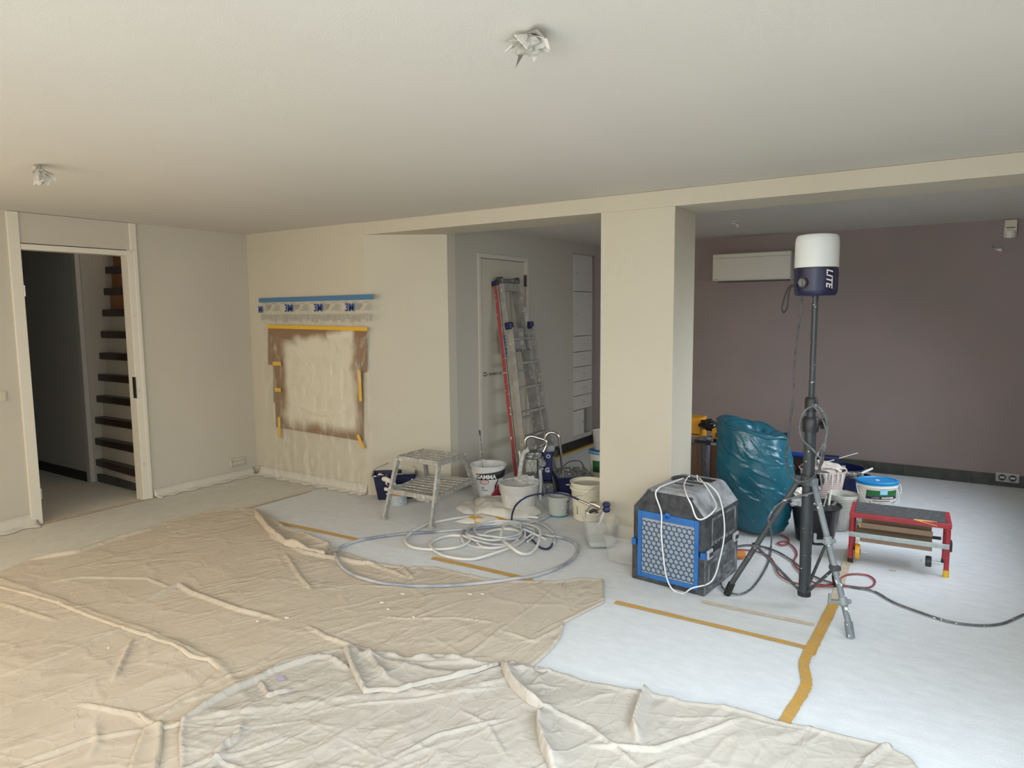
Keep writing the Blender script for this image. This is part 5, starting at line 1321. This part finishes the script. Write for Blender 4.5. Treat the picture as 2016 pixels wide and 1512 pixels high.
# ---------------- red bench
def bench():
    fl_ = on(1671, 1108); fr_ = on(1864, 1138)
    rz_ = math.atan2(fr_.y-fl_.y, fr_.x-fl_.x); w_ = (fr_-fl_).length
    dpt = .30; Hh = hz(fl_, 1008)
    o = thing('work_bench', 'small red steel bench with black anti-slip top and tool rollers', 'bench', fl_, rz_)
    zt_ = Hh
    MB().bb((-.008, -.008, zt_-.034), (w_+.012, .004, zt_)).bb((-.008, dpt, zt_-.034), (w_+.012, dpt+.012, zt_)).bb((-.008, .004, zt_-.034), (.022, dpt, zt_)).bb((w_-.018, .004, zt_-.034), (w_+.012, dpt, zt_)).build('top_frame', M_red, o, bevel=.004)
    MB().bb((.022, .004, zt_-.008), (w_-.018, dpt, zt_+.002)).build('grip_surface', M_grit, o)
    for sx_, x in (('l', .008), ('r', w_-.006)):
        for y in (.012, dpt-.012):
            lg = MB().tube([(x, y, .0), (x, y, zt_-.05), (x+(.004 if sx_ == 'l' else -.004), y, zt_-.03)], .0155, 14).build('leg', M_red, o, smooth=True)
            cap = M_tapeyel if (sx_ == 'r' and y < .1) else M_black
            MB().cyl((x, y, .0), (x, y, .035 if cap is M_black else .05), .018, 14).build('leg_cap', cap, lg)
        MB().tube([(x, .012, .22), (x, dpt-.012, .22)], .007, 8).build('side_rail', M_black, o)
    MB().bb((-.006, -.014, .195), (w_+.004, -.004, .228)).build('cross_bar', M_steel, o, bevel=.002)
    for x in (.012, w_-.014): MB().cyl((x, -.014, .211), (x, -.019, .211), .008, 10).build('bolt', M_steel, o)
    MB().bb((.03, dpt-.03, .17), (w_-.03, dpt-.018, .19)).build('rear_bar', M_black, o)
    # cardboard box lying in the rack
    # small rollers
    MB().cyl((-.0, .02, .085), (.11, .02, .085), .004, 8).build('axle', M_steel, o)
    wh = MB().cyl((.035, .02, .085), (.065, .02, .085), .052, 28).build('yellow_wheel', mat('wheel_yellow', (.75, .36, .02), .4), o, bevel=.006)
    MB().cyl((.03, .02, .085), (.068, .02, .085), .018, 14).build('wheel_hub', M_black, wh)
    MB().cyl((w_-.15, .02, .088), (w_, .02, .088), .004, 8).build('axle', M_steel, o)
    MB().cyl((w_-.125, .02, .088), (w_-.09, .02, .088), .036, 28).build('black_wheel', M_black, o, bevel=.005)
    MB().cyl((w_-.15, .02, .088), (w_-.142, .02, .088), .010, 6).build('wing_nut', M_steel, o)
    MB().bb((w_+.008, .02, .17), (w_+.022, .09, .235)).build('black_lever', M_black, o, bevel=.004)
    tagm = MB().add([(w_*.64, -.010, zt_+.003), (w_*.88, -.011, zt_-.022), (w_*.88, .012, zt_+.0035), (w_*.66, .012, zt_+.0035)], [(0, 1, 2, 3)]).build('tape_strip', M_tape, o, solid=.001)
    cb = thing('cardboard_box', 'flat open cardboard tube box held in the rack of the red bench', 'box', tuple(fl_+Matrix.Rotation(rz_, 3, 'Z')@Vector((.06, .03, .155))), rz_)
    MB().bb((0, .0, .10), (.43, .003, .135)).bb((0, .0, .0), (.43, .003, .05)).bb((0, .2, .0), (.43, .203, .13)).bb((0, .003, 0), (.43, .2, .003)).build('box_walls', M_card, cb)
    MB().bb((-.03, .0, .055), (.43, .19, .058)).build('inner_flap', M_cardl, cb)
    MB().bb((-.006, .0, .1), (.0, .02, .13)).build('yellow_edge', M_tapeyel, cb)
bench()

# ---------------- left group
# navy tub with handle
p1 = on(742, 985); p2 = on(815, 982)
nc = (p1+p2)/2; push(nc, .085)
nt_ = thing('paint_kettle', 'navy rectangular paint tub with wire handle and roller inside by the poster wall', 'tub', (nc.x, nc.y, 0), math.atan2(p2.y-p1.y, p2.x-p1.x)+.02)
def recttub(mb, w0, d0, w1, d1, h, t=.006, lip=.012):
    def ring(w_, d_, z): return [(-w_/2, -d_/2, z), (w_/2, -d_/2, z), (w_/2, d_/2, z), (-w_/2, d_/2, z)]
    rs = [ring(w0, d0, 0), ring(w1, d1, h-.012), ring(w1+lip*2, d1+lip*2, h-.012), ring(w1+lip*2, d1+lip*2, h), ring(w1-t*2, d1-t*2, h), ring(w0-t*2, d0-t*2, t)]
    vs = sum(rs, []); fs = [(3, 2, 1, 0)]
    for i in range(len(rs)-1):
        for k in range(4): fs.append((i*4+k, i*4+(k+1) % 4, (i+1)*4+(k+1) % 4, (i+1)*4+k))
    e = (len(rs)-1)*4; fs.append((e, e+1, e+2, e+3))
    return mb.add(vs, fs)
Wn = (p2-p1).length
recttub(MB(), Wn-.03, .16, Wn+.05, .20, .245).build('shell', M_navy, nt_, bevel=.008)
MB().tube(spline([(-Wn/2-.03, .0, .24), (-Wn/2-.02, .03, .27), (-.06, .10, .315), (.02, .12, .31), (Wn/2-.04, .10, .295), (Wn/2+.02, .05, .27), (Wn/2+.035, 0, .235)], 4), .003, 6).build('wire_handle', M_brushed, nt_, smooth=True)
rt_ = root_matrix(nt_).to_3x3()
def N(v): return nc+rt_@Vector(v)
rl = thing('paint_roller', 'white fluffy paint roller lying in the navy tub', 'roller', N((-.13, -.05, .20)))
MB().tube([(-.02, 0, .02), (.03, 0, .01), (.10, -.01, 0), (.14, -.01, -.01)], [.032, .03, .022, .02], 14).build('roller_sleeve', M_rag, rl, smooth=True)
jr = thing('jar', 'small white jar with black lid standing in the navy tub', 'jar', N((.03, -.02, .10)))
MB().lathe([(0, 0), (.045, 0), (.047, .10), (.047, .125), (.04, .14), (0, .14)], 24).build('jar_body', M_whitedirty, jr, smooth=True)
MB().lathe([(.0, .14), (.036, .14), (.036, .17), (0, .172)], 24).build('jar_lid', M_black, jr, smooth=True)
sc_ = thing('scraper', 'wooden handled scraper hanging in the navy tub front', 'scraper', N((-.02, -.145, .15)))
MB().box((0, 0, 0), (.045, .012, .12)).build('handle', mat('scraper_wood', (.25, .12, .06), .6), sc_, bevel=.004); MB().box((.03, -.004, .015), (.035, .006, .04)).build('label_plate', M_whitedirty, sc_)
bs = thing('paint_brush', 'flat brush with white crusted bristles leaning on the navy tub', 'brush', N((-.06, -.16, .12)))
MB().box((0, 0, .0), (.09, .02, .03)).build('brush_head', M_rag, bs, bevel=.004); MB().box((.05, 0, -.06), (.02, .015, .12), R=Matrix.Rotation(.3, 3, 'Y')).build('handle', M_whitedirty, bs)
cp = on(786, 996); push(cp, .06)
cn = thing('paint_can', 'small pale blue grey paint can with orange band under the stool', 'can', (cp.x, cp.y, 0))
MB().lathe([(0, 0), (.072, 0), (.072, .10)], 32).lathe([(.072, .155), (.074, .158), (.074, .168), (.066, .17), (.064, .16), (0, .155)], 32).build('can_body', mat('can_paleblue', (.42, .48, .50), .5, speck=.4, speckscale=30), cn, smooth=True)
MB().lathe([(.0725, .095), (.0725, .138)], 32).build('orange_band', mat('can_orange', (.50, .17, .05), .5, speck=.25, speckscale=25), cn, smooth=True)
MB().lathe([(.0728, .136), (.0728, .158)], 32).build('dark_band', M_black, cn, smooth=True)
rg = on(845, 990)
crumple('rag', 'crumpled dirty pinkish rag on the floor under the stool', 'rag', (rg.x-.08, rg.y+.02, .032), .055, M_ragp, 41, (1.6, .9, .62))
# red and white bucket
rc = on(962, 986); push(rc, .11)
rb = thing('paint_bucket', 'white and dark red paint bucket with black band and stirring stick', 'bucket', (rc.x, rc.y, 0))
vessel(MB(), .125, .165, .33, rim=.008).build('shell', mat('bucket_white', (.66, .65, .62), .45), rb, smooth=True)
MB().lathe([(0, .26), (.15, .26)], 32).build('paint', M_paintw, rb)
fa = math.atan2(-rc.y, -rc.x)
def PH(s): # angle around a vessel as seen from the camera, s -1 (left) .. 1 (right)
    return fa+math.asin(max(-1, min(1, s)))
def arcpanel(par, r0, r1, h, za, zb, pa, pb, m, name, off=.0015, curve=None):
    vs = []; n = 28
    for i in range(n+1):
        a = pa+(pb-pa)*i/n
        lo_, hi_ = (za, zb) if curve is None else curve(i/n)
        for z in (lo_, hi_):
            R = r0+(r1-r0)*z/h+off; vs.append((R*math.cos(a), R*math.sin(a), z))
    return MB().add(vs, [(2*i, 2*i+2, 2*i+3, 2*i+1) for i in range(n)]).build(name, m, par, smooth=True, solid=.0008)
arcpanel(rb, .125, .165, .33, 0, .2, PH(-.72), PH(1), M_black, 'black_band', curve=lambda t: (.205+.01*t, .262+.035*t))
M_dred = mat('dark_red_print', (.22, .008, .02), .45)
arcpanel(rb, .125, .165, .33, 0, .2, PH(.42), PH(1), M_dred, 'red_panel', curve=lambda t: (.006, .11+.10*t**.5))
arcpanel(rb, .125, .165, .33, 0, .2, PH(-.35), PH(.42), M_dred, 'red_sweep', curve=lambda t: (.006, .012+.10*t**1.6))
arcpanel(rb, .125, .165, .33, 0, .2, PH(-.98), PH(-.35), M_dred, 'red_foot', curve=lambda t: (.004, .02))
arcpanel(rb, .125, .165, .33, 0, .2, PH(.40), PH(.62), M_black, 'black_sweep', off=.0025, curve=lambda t: (.10+.10*t, .15+.07*t))
def vtext(body, size, par, r0, r1, h, s, z, m, off=.003, **k):
    t = text(body, size, m, par, Matrix.Identity(4), extrude=.0003, **k)
    for v in t.data.vertices:
        zz_ = z+v.co.y; R = r0+(r1-r0)*zz_/h+off+v.co.z; a = PH(s)+v.co.x/R; v.co = Vector((R*math.cos(a), R*math.sin(a), zz_))
    return t
vtext('GAMMA', .055, rb, .125, .165, .33, -.16, .234, mat('print_white', (.7, .7, .68), .5), bold=.002)
vtext('188', .022, rb, .125, .165, .33, -.38, .13, M_black)
arcpanel(rb, .125, .165, .33, .105, .110, PH(-.45), PH(-.05), M_black, 'print_line', off=.002)
ov = []
for k in range(25):
    a = 2*math.pi*k/24; ov.append((math.cos(a)*.042, math.sin(a)*.021))
pts = []
for (dx, dz) in ov[:-1]:
    zz_ = .188+dz; R = .125+.04*zz_/.33+.004; aa_ = PH(-.25)+dx/R; pts.append((R*math.cos(aa_), R*math.sin(aa_), zz_))
MB().tube(pts, .003, 6, closed=True).build('red_oval_ring', mat('ring_red', (.5, .05, .07), .5), rb)
vtext('globol', .018, rb, .125, .165, .33, -.25, .188, M_ink)
s0 = Vector((rc.x, rc.y, 0))
sk_ = thing('stir_stick', 'thin metal stir stick standing in the red and white bucket', 'stick', (rc.x-.04, rc.y-.02, .262))
MB().tube([(0, 0, 0), (-.01, 0, .1), (-.035, 0, .34)], [.010, .006, .005], 8).build('rod', M_pump, sk_, smooth=True); MB().box((.0, 0, .06), (.035, .012, .10)).build('mixing_blade', M_whitedirty, sk_, bevel=.004)
MB().tube([(-.0345, 0, .335), (-.042, 0, .385)], .008, 8).build('dark_grip', M_black, sk_)
# white wrapped tub on rags
wc = on(1022, 1016); push(wc, .15)
wt = thing('plastic_bucket', 'white bucket wrapped in cling film and dripping with paint beside the sprayer', 'bucket', (wc.x, wc.y, .012))
vessel(MB(), .145, .168, .25, rim=.008).build('shell', M_whitedirty, wt, smooth=True)
MB().lathe([(0, .262), (.05, .258), (.12, .25), (.168, .245), (.178, .235), (.176, .20), (.17, .16)], 40).build('film_cover', M_wrap, wt, smooth=True)
for z in (.17, .185, .20): MB().lathe([(.165, z), (.169, z+.002), (.165, z+.004)], 32).build('rib', M_whitedirty, wt)
crumple('crumpled_film', 'crumpled clear film bunched on the wrapped white bucket', 'plastic wrap', (wc.x+.06, wc.y+.04, .275), .07, M_wrap, 51, (1.5, 1, .55))
def cloth_blob(name, label, pts_px, h, m, seed, tri=.02):
    P = [(on(u, v).x, on(u, v).y) for u, v in pts_px]
    X, Y, d, F = clip_grid(P, tri, None)
    Z = .006+h*np.clip(d/.07, 0, 1)**.6*(.35+.9*fnoise(X*7, Y*7, seed, 3))
    Z = np.where(d < 1e-6, .004, Z)
    me = npmesh('rag_cloth', np.stack([X, Y, Z], 1), F, m)
    o = D.objects.new(name, me); COL.objects.link(o); return tag(o, label, 'rag')
cloth_blob('rag', 'off-white rag spread under the wrapped bucket', [(933, 990), (960, 982), (1060, 985), (1072, 1000), (1066, 1012), (1040, 1022), (990, 1025), (960, 1020), (933, 1018)], .075, M_rag, 61)
cloth_blob('rag', 'folded beige rag left of the wrapped bucket', [(897, 1002), (905, 992), (935, 985), (945, 1000), (935, 1014), (912, 1012)], .045, M_rag, 62)
cloth_blob('rag', 'small white rag with orange stains before the wrapped bucket', [(893, 1028), (930, 1018), (945, 1010), (975, 1018), (1000, 1024), (992, 1030), (920, 1032)], .03, M_ragstain, 63)
# sprayer
spx = on(1062, 985); push(spx, .18)
sp = thing('airless_sprayer', 'paint-crusted airless sprayer with chrome handles and blue motor cover', 'paint sprayer', (spx.x, spx.y, 0), math.atan2(kx.y, kx.x))
def S(u, v, dep=0.0):
    """local point of the sprayer seen at a pixel, dep metres behind its base plane"""
    n = Vector((FW[0], FW[1], 0)).normalized(); o_ = Vector((spx.x, spx.y, 0))+n*dep
    d = FW*FPX+RT*(u-1008)-UP*(v-756); d = Vector((float(d[0]), float(d[1]), float(d[2]))); c = Vector((0, 0, CAMH))
    t = (o_-c).dot(n)/d.dot(n); return root_matrix(sp).inverted()@(c+d*t)
MB().tube(spline([S(1040, 890), S(1034, 878), S(1036, 864), S(1046, 859), S(1062, 863), S(1073, 867), S(1076, 876), S(1070, 890)], 6), .015, 12).build('front_handle', M_chrome, sp, smooth=True)
MB().tube(spline([S(1072, 895, .15), S(1073, 868, .15), S(1078, 854, .15), S(1090, 852, .15), S(1100, 861, .15), S(1104, 890, .15), S(1109, 940, .15), S(1110, 955, .15)], 6), .015, 12).build('cart_handle', M_chrome, sp, smooth=True)
MB().tube(spline([S(1066, 925, -.05), S(1068, 950, -.05), S(1075, 982, -.05)], 6), .012, 12).build('cart_leg', M_chrome, sp, smooth=True)
c = S(1055, 915)
def sbox(u0, v0, u1, v1, d0, d1, name, m, bev=.01):
    a = S(u0, v1); b = S(u1, v0)
    return MB().bb((a.x, d0, max(a.z, .002)), (b.x, d1, b.z)).build(name, m, sp, bevel=bev)
sbox(1034, 902, 1057, 927, -.08, .06, 'pump_housing', mat('crusted_beige', (.36, .35, .29), .6, col2=(.2, .19, .17), nscale=22, speck=.6, speckcol=(.55, .52, .42), speckscale=50, bump=.4, bscale=60), .012)
sbox(1037, 888, 1066, 903, -.07, .08, 'gear_housing', M_pump, .018)
sbox(1057, 898, 1070, 925, -.06, .07, 'drive_head', M_pump, .02)
mb_ = sbox(1068, 889, 1088, 950, .05, .22, 'motor_cover', mat('motor_blue', (.006, .011, .075), .45), .012)
sbox(1060, 878, 1093, 892, .03, .24, 'cover_top', mat('cover_grey', (.24, .25, .25), .6, speck=.3), .02)
sbox(1040, 927, 1066, 962, -.02, .08, 'pump_lower', M_pump, .014)
sbox(1056, 950, 1090, 985, -.04, .20, 'cart_base', M_pump, .012)
sbox(1088, 893, 1100, 904, .12, .2, 'cord_bracket', M_black, .006)
MB().cyl(S(1068, 912, -.1), S(1068, 912, -.02), .035, 20).build('pressure_dial', M_pump, sp, bevel=.004)
MB().cyl(S(1050, 884), S(1056, 876), .02, 14).cyl(S(1060, 880), S(1072, 874), .015, 10).build('valve', M_pump, sp)
tt = text('O', .05, M_white, sp, frameM(S(1080, 901, .0)*1, (1, 0, 0), (0, 0, 1)), bold=.001)
tt.data.transform(Matrix.Translation((0, .048-tt.data.vertices[0].co.y, 0)))
tt = text('G', .06, M_white, sp, frameM(S(1078, 928, .0), (1, 0, 0), (0, 0, 1)), bold=.002)
tt.data.transform(Matrix.Translation((0, .048-tt.data.vertices[0].co.y, 0)))
MB().tube(spline([S(1040, 886, -.08), S(1031, 892, -.1), S(1027, 905, -.12), S(1024, 925, -.14), S(1022, 945, -.15)], 6), .021, 12).build('suction_hose', mat('crusted_hose', (.56, .55, .50), .6, col2=(.4, .39, .35), nscale=30, bump=.4), sp, smooth=True)
MB().tube(spline([S(1022, 888, -.1), S(1024, 905, -.12), S(1021, 930, -.14)], 6), .008, 8).build('return_hose', M_hosew, sp, smooth=True)
MB().tube(spline([S(1063, 925, -.08), S(1064, 950, -.12), S(1062, 985, -.16), S(1058, 1004, -.3)], 6), .016, 10).build('drain_hose', M_hoseg, sp, smooth=True)
# blue paint tray
t1_ = on(1087, 1000); tyc = on(1125, 985); push(tyc, .28)
ty = thing('paint_tray', 'navy paint tray with crusted white paint beside the sprayer', 'tray', (tyc.x, tyc.y+.0, 0), math.atan2(kx.y, kx.x)+.12)
recttub(MB(), .26, .28, .34, .38, .20, lip=.014).build('shell', M_navyc, ty, bevel=.008)
recttub(MB(), .27, .29, .325, .365, .03, lip=.006).build('crusted_liner', M_pump, ty).location = (0, 0, .178)
for k in range(5): MB().bb((-.14, -.02+k*.035, .165), (.15, -.012+k*.035, .185)).build('rib', M_pump, ty)
MB().add([(-.13, -.15, .12), (.02, -.15, .14), (-.02, .0, .19), (-.10, .02, .15)], [(0, 1, 2, 3)]).build('wet_paint', M_paintw, ty, solid=.004)
MB().bb((-.09, -.178, .12), (-.05, -.172, .13)).build('white_mark', M_white, ty)
# grey green pot with teal bottom
gc = on(1100, 1020); push(gc, .09)
gp = thing('plastic_pot', 'small translucent grey pot with teal bottom by the tray', 'pot', (gc.x, gc.y, 0))
vessel(MB(), .085, .097, .175, rim=.005).build('shell', mat('grey_pot', (.40, .42, .38), .35), gp, smooth=True)
MB().lathe([(.0845, .001), (.0865, .016)], 32).build('teal_bottom', mat('teal_paint', (.05, .22, .28), .4), gp)
fa = math.atan2(-gc.y, -gc.x)
arcpanel(gp, .085, .097, .175, .03, .13, PH(.7), PH(.97), M_ink, 'label', off=.001); arcpanel(gp, .085, .097, .175, .13, .14, PH(.72), PH(.95), M_dred, 'label_stripe', off=.0015)
crumple('splash_drop', 'tiny white paint blob on the grey pot', 'paint blob', tuple(Vector((gc.x, gc.y, .09))+Vector((math.cos(PH(.35)), math.sin(PH(.35)), 0))*.094), .004, M_splash, 3)
# cream bucket with lid ring
cc = on(1158, 1030); push(cc, .14)
cb_ = thing('cream_bucket', 'cream plastic bucket with wire handle against the pillar', 'bucket', (cc.x, cc.y-.0, 0))
vessel(MB(), .125, .150, .325, rim=.008).build('shell', M_cream, cb_, smooth=True)
MB().lathe([(.150, .262), (.157, .264), (.157, .282), (.151, .285)], 36).build('ring', M_cream, cb_, smooth=True)
MB().lathe([(0, .29), (.146, .295)], 36).build('inner_wall', mat('bucket_inside', (.50, .48, .38), .5), cb_)
fa = math.atan2(-cc.y, -cc.x)
hp = []
for k in range(9):
    s_ = -1+.17*k; a = PH(max(-1, s_)); z_ = .19+.015*k; hp.append(Vector((math.cos(a)*.158, math.sin(a)*.158, z_)))
MB().tube(hp, .003, 6).build('wire_handle', M_brushed, cb_, smooth=True)
for (s_, z_) in ((-.72, .09), (-.2, .07)): arcpanel(cb_, .125, .150, .325, z_-.03, z_+.04, PH(s_), PH(s_+.06), M_ink, 'print', off=.001)
# clear square tubs
def cleartub(label, cen, w_, h, rz_, liquid):
    o = thing('clear_tub', label, 'tub', (cen.x, cen.y, 0), rz_)
    def ring(w2, d2, z, r=.03):
        pts = []
        for (sx_, sy_, a0) in ((1, 1, 0), (-1, 1, 90), (-1, -1, 180), (1, -1, 270)):
            for k in range(4):
                a = math.radians(a0+30*k); pts.append((sx_*(w2/2-r)+r*math.cos(a), sy_*(d2/2-r)+r*math.sin(a), z))
        return pts
    wb, wt_ = w_*.78, w_
    rs = [ring(wb-.03, wb-.03, 0), ring(wb, wb, .014), ring(wt_, wt_, h-.006), ring(wt_+.025, wt_+.025, h-.006), ring(wt_+.025, wt_+.025, h), ring(wt_-.006, wt_-.006, h), ring(wb-.008, wb-.008, .016), ring(wb-.04, wb-.04, .006)]
    vs = sum(rs, []); n = 16; fs = [tuple(range(n-1, -1, -1))]
    for i in range(len(rs)-1):
        for k in range(n): fs.append((i*n+k, i*n+(k+1) % n, (i+1)*n+(k+1) % n, (i+1)*n+k))
    e = (len(rs)-1)*n; fs.append(tuple(range(e, e+n)))
    MB().add(vs, fs).build('shell', M_clear, o, smooth=True)
    if liquid:
        q0 = ring(wb-.012, wb-.012, .018); q1 = ring(wb+.012, wb+.012, liquid)
        fs = [tuple(range(n-1, -1, -1)), tuple(range(n, 2*n))]+[(k, (k+1) % n, n+(k+1) % n, n+k) for k in range(n)]
        MB().add(q0+q1, fs).build('white_water', M_liquid, o)
    return o
k1 = on(1182, 1082); push(k1, .10)
cleartub('clear square tub with white residue holding the spray gun', k1, .25, .215, .62, .055)
k2 = on(1228, 1108); k2.x += .03; k2.y += .12
k2 = Vector((-1.92, 4.395, 0))
cleartub('clear square tub half hidden by the filter box', k2, .26, .205, -.05, 0)
# spray gun
gpz = Vector((k1.x-.03, k1.y-.0, .225))
def G(u, v, dy=0): 
    return onY(u, v, k1.y-.02+dy)
sg = thing('spray_gun', 'metal airless spray gun with blue tip guard resting on the clear tub', 'spray gun', G(1170, 1003))
def gw(mb, nm, m, **k): return mb.build(nm, m, sg, world=True, **k)
gw(MB().tube([G(1140, 985), G(1152, 990), G(1163, 995)], .010, 12), 'hose_swivel', M_brushed, smooth=True)
gw(MB().tube([G(1162, 991), G(1172, 993), G(1183, 999)], [.014, .022, .018], 14), 'gun_body', M_brushed, smooth=True)
gw(MB().tube(spline([G(1164, 995), G(1157, 1003), G(1156, 1009), G(1164, 1013), G(1176, 1014), G(1184, 1009)], 6), .006, 8), 'trigger_guard', M_brushed, smooth=True)
gw(MB().tube([G(1161, 1008), G(1168, 1005), G(1177, 1007)], [.012, .014, .012], 10), 'trigger_grip', M_black, smooth=True)
gw(MB().cyl(G(1177, 1007), G(1186, 1006), .006, 8), 'pin', M_chrome)
c_ = G(1194, 998)
gw(MB().lathe([(0, -.035), (.02, -.04), (.033, -.02), (.022, 0), (.034, .02), (.02, .038), (0, .035)], 8, c_), 'tip_guard', mat('guard_blue', (.010, .02, .08), .4), bevel=.003)
gw(MB().tube([c_+Vector((-.01, 0, -.02)), G(1184, 1022), G(1178, 1034)], [.014, .008, .004], 8), 'paint_drool', M_wrap)
# navy whip hose: rises from the floor to the gun
pA = on(1007, 1031, .012); pB = G(1142, 985)
P = [pA, onY(1009, 1010, pA.y+.10), onY(1018, 992, pA.y+.2), onY(1038, 978, pA.y+.25), onY(1065, 972, pA.y+.15), onY(1095, 971, k1.y+.2), onY(1120, 976, k1.y+.08), pB]
hose('whip_hose', 'navy blue whip hose arching from the floor coil to the spray gun', 'hose', spline(P, 8), .0075, M_hosen)
hose('hose_end', 'short navy hose end lying beside the coil', 'hose', drape([(1036, 1054), (1046, 1062), (1056, 1071), (1066, 1079), (1077, 1081), (1084, 1077), (1088, 1070)], .0075), .0075, M_hosen)
# big loops
big = [(1092, 990), (1092, 1005), (1078, 1018), (1050, 1028), (1010, 1032), (960, 1039), (900, 1044), (850, 1048), (800, 1051), (750, 1057), (705, 1065), (672, 1078), (660, 1095), (672, 1118), (705, 1139), (750, 1151), (800, 1156), (870, 1156), (940, 1151), (1000, 1144), (1050, 1135), (1095, 1120), (1125, 1103), (1138, 1085), (1132, 1070), (1110, 1060), (1085, 1056), (1050, 1050), (1020, 1052)]
hose('spray_hose', 'long paint-stained spray hose laid in one big loop over the canvas', 'hose', drape(big, .011), .011, M_hoseb, 12)
wl = [(1060, 1020), (1010, 1015), (960, 1015), (905, 1020), (860, 1028), (835, 1035), (812, 1048), (799, 1060), (800, 1070), (812, 1078), (836, 1082), (870, 1082), (900, 1078), (920, 1070), (925, 1062), (914, 1057), (890, 1055), (865, 1060), (848, 1070), (852, 1082), (872, 1094), (905, 1101), (940, 1101), (975, 1094), (1003, 1084), (1024, 1070), (1029, 1055), (1016, 1045), (990, 1042), (960, 1048), (942, 1060), (942, 1072), (955, 1079), (980, 1079), (1005, 1073), (1020, 1064)]
hose('white_hose', 'white hose with a small loop between the stool and the coil', 'hose', drape(wl, .011, extra=[(.62, .72, .02)]), .0115, M_hosew, 12)
rg_ = [(986, 1062), (994, 1047), (1016, 1037), (1040, 1036), (1058, 1047), (1064, 1064), (1058, 1082), (1040, 1094), (1018, 1096), (998, 1084), (988, 1070)]
P = drape(rg_, .03); P2_ = [p+Vector((0, 0, .012+.02*math.sin(i*.2))) for i, p in enumerate(P)]
hose('white_hose', 'pale hose ring crossing on top of the coil', 'hose', P2_, .0105, M_hosew, 12)
cen = on(975, 1056)
mbk = []
rnd = random.Random(5)
for k in range(4):
    for j in range(14):
        a = 2*math.pi*j/14+k*.3; r = .29-.028*k+rnd.uniform(-.02, .02)
        mbk.append(Vector((cen.x+.03*math.sin(k*2.1)+r*1.0*math.cos(a)+rnd.uniform(-.01, .01), cen.y+r*.98*math.sin(a)+.02*k, .012+.011*(k % 4)+.005*math.sin(j))))
mbk.append(on(1045, 1048, .03)); mbk.append(on(1075, 1062, .012))
hose('grey_hose_coil', 'grey hose coiled in several turns on the floor', 'hose', spline(mbk, 4), .010, M_hoseg, 10)
hose('grey_hose', 'thin grey hose curving right of the coil', 'hose', drape([(1000, 1024), (1040, 1024), (1066, 1032), (1085, 1045), (1093, 1058), (1090, 1070)], .009), .009, M_hoseg, 10)
# black thing & bucket behind
p = on(1143, 938)
bg = thing('hand_tool', 'black corded hand tool lying on the floor behind the navy tray', 'power tool', (p.x, p.y, 0), .2)
MB().bb((-.13, -.03, .0), (.14, .03, .05)).build('body', M_black, bg, bevel=.012); MB().cyl((0, 0, .04), (.05, .02, .075), .025, 12).build('head', M_black, bg)
MB().tube(spline([(-.12, 0, .03), (-.22, .02, .04), (-.17, .1, .12), (-.05, .12, .14), (.02, .05, .10)], 6), .005, 6).build('cord', M_cable, bg, smooth=True)
p = on(1186, 948); push(p, .1)
lb = thing('white_bucket', 'tall white bucket with blue lid half hidden behind the pillar', 'bucket', (p.x, p.y, 0))
vessel(MB(), .125, .14, .31, rim=.006).build('shell', M_white, lb, smooth=True)
MB().lathe([(0, .315), (.14, .318), (.148, .30), (.148, .288), (.14, .286)], 32).build('blue_lid', M_cyan, lb, smooth=True)
fa = math.atan2(-p.y, -p.x); arcpanel(lb, .125, .14, .31, .1, .22, PH(-.75), PH(.3), M_greenlab, 'green_label')
lb2 = thing('white_pot', 'clear pot standing on the blue lid behind the pillar', 'pot', (p.x+.0, p.y, .32))
vessel(MB(), .09, .105, .2, rim=.006).build('shell', M_clearm, lb2, smooth=True)
# paint splashes on the canvas and fleece
SPL = ['left one of the two white paint dots on the fleece before the orange tape strip', 'right one of the two white paint dots on the fleece before the orange tape strip', 'white paint blob on the large canvas under the big hose loop', 'white paint splash on the large canvas, left of a close pair below the hose', 'white paint splash on the large canvas, right of a close pair below the hose', 'white paint splash on the canvas left below the big hose loop', 'white paint drop at the middle of the large canvas', 'white paint drop near the left end of the long canvas crease', 'pinkish white splash on the left foreground canvas below the seam', 'white paint drop on the large canvas left of the short hard crease', 'tiny white paint drop on the large canvas left of its neighbour']
for k, (u, v) in enumerate([(914, 1129), (921, 1130), (793, 1173), (925, 1173), (950, 1173), (752, 1190), (814, 1221), (764, 1203), (214, 1280), (565, 1221), (507, 1227)]):
    p = on(u, v); r = rnd.uniform(.006, .014)
    o = MB().lathe([(0, .003), (r*.7, .0025), (r, 0)], 10, (p.x, p.y, top_at(p.x, p.y)+.003), sx=1.5)
    tag(o.build('paint_splash', M_splash, smooth=True), SPL[k], 'paint splash', 'white paint splashes')
p = on(1180, 1046)
tag(MB().box((p.x-.02, p.y, .006), (.05, .03, .006), rz=.3).build('paper_scrap', M_rag, bevel=.001), 'small white paper scrap left of the clear tub', 'scrap')
p = on(1757, 1125)
tag(MB().box((p.x, p.y, .007), (.04, .02, .003), rz=.3).build('tape_scrap', M_tapeold), 'tiny orange scrap on the floor under the red bench', 'scrap')
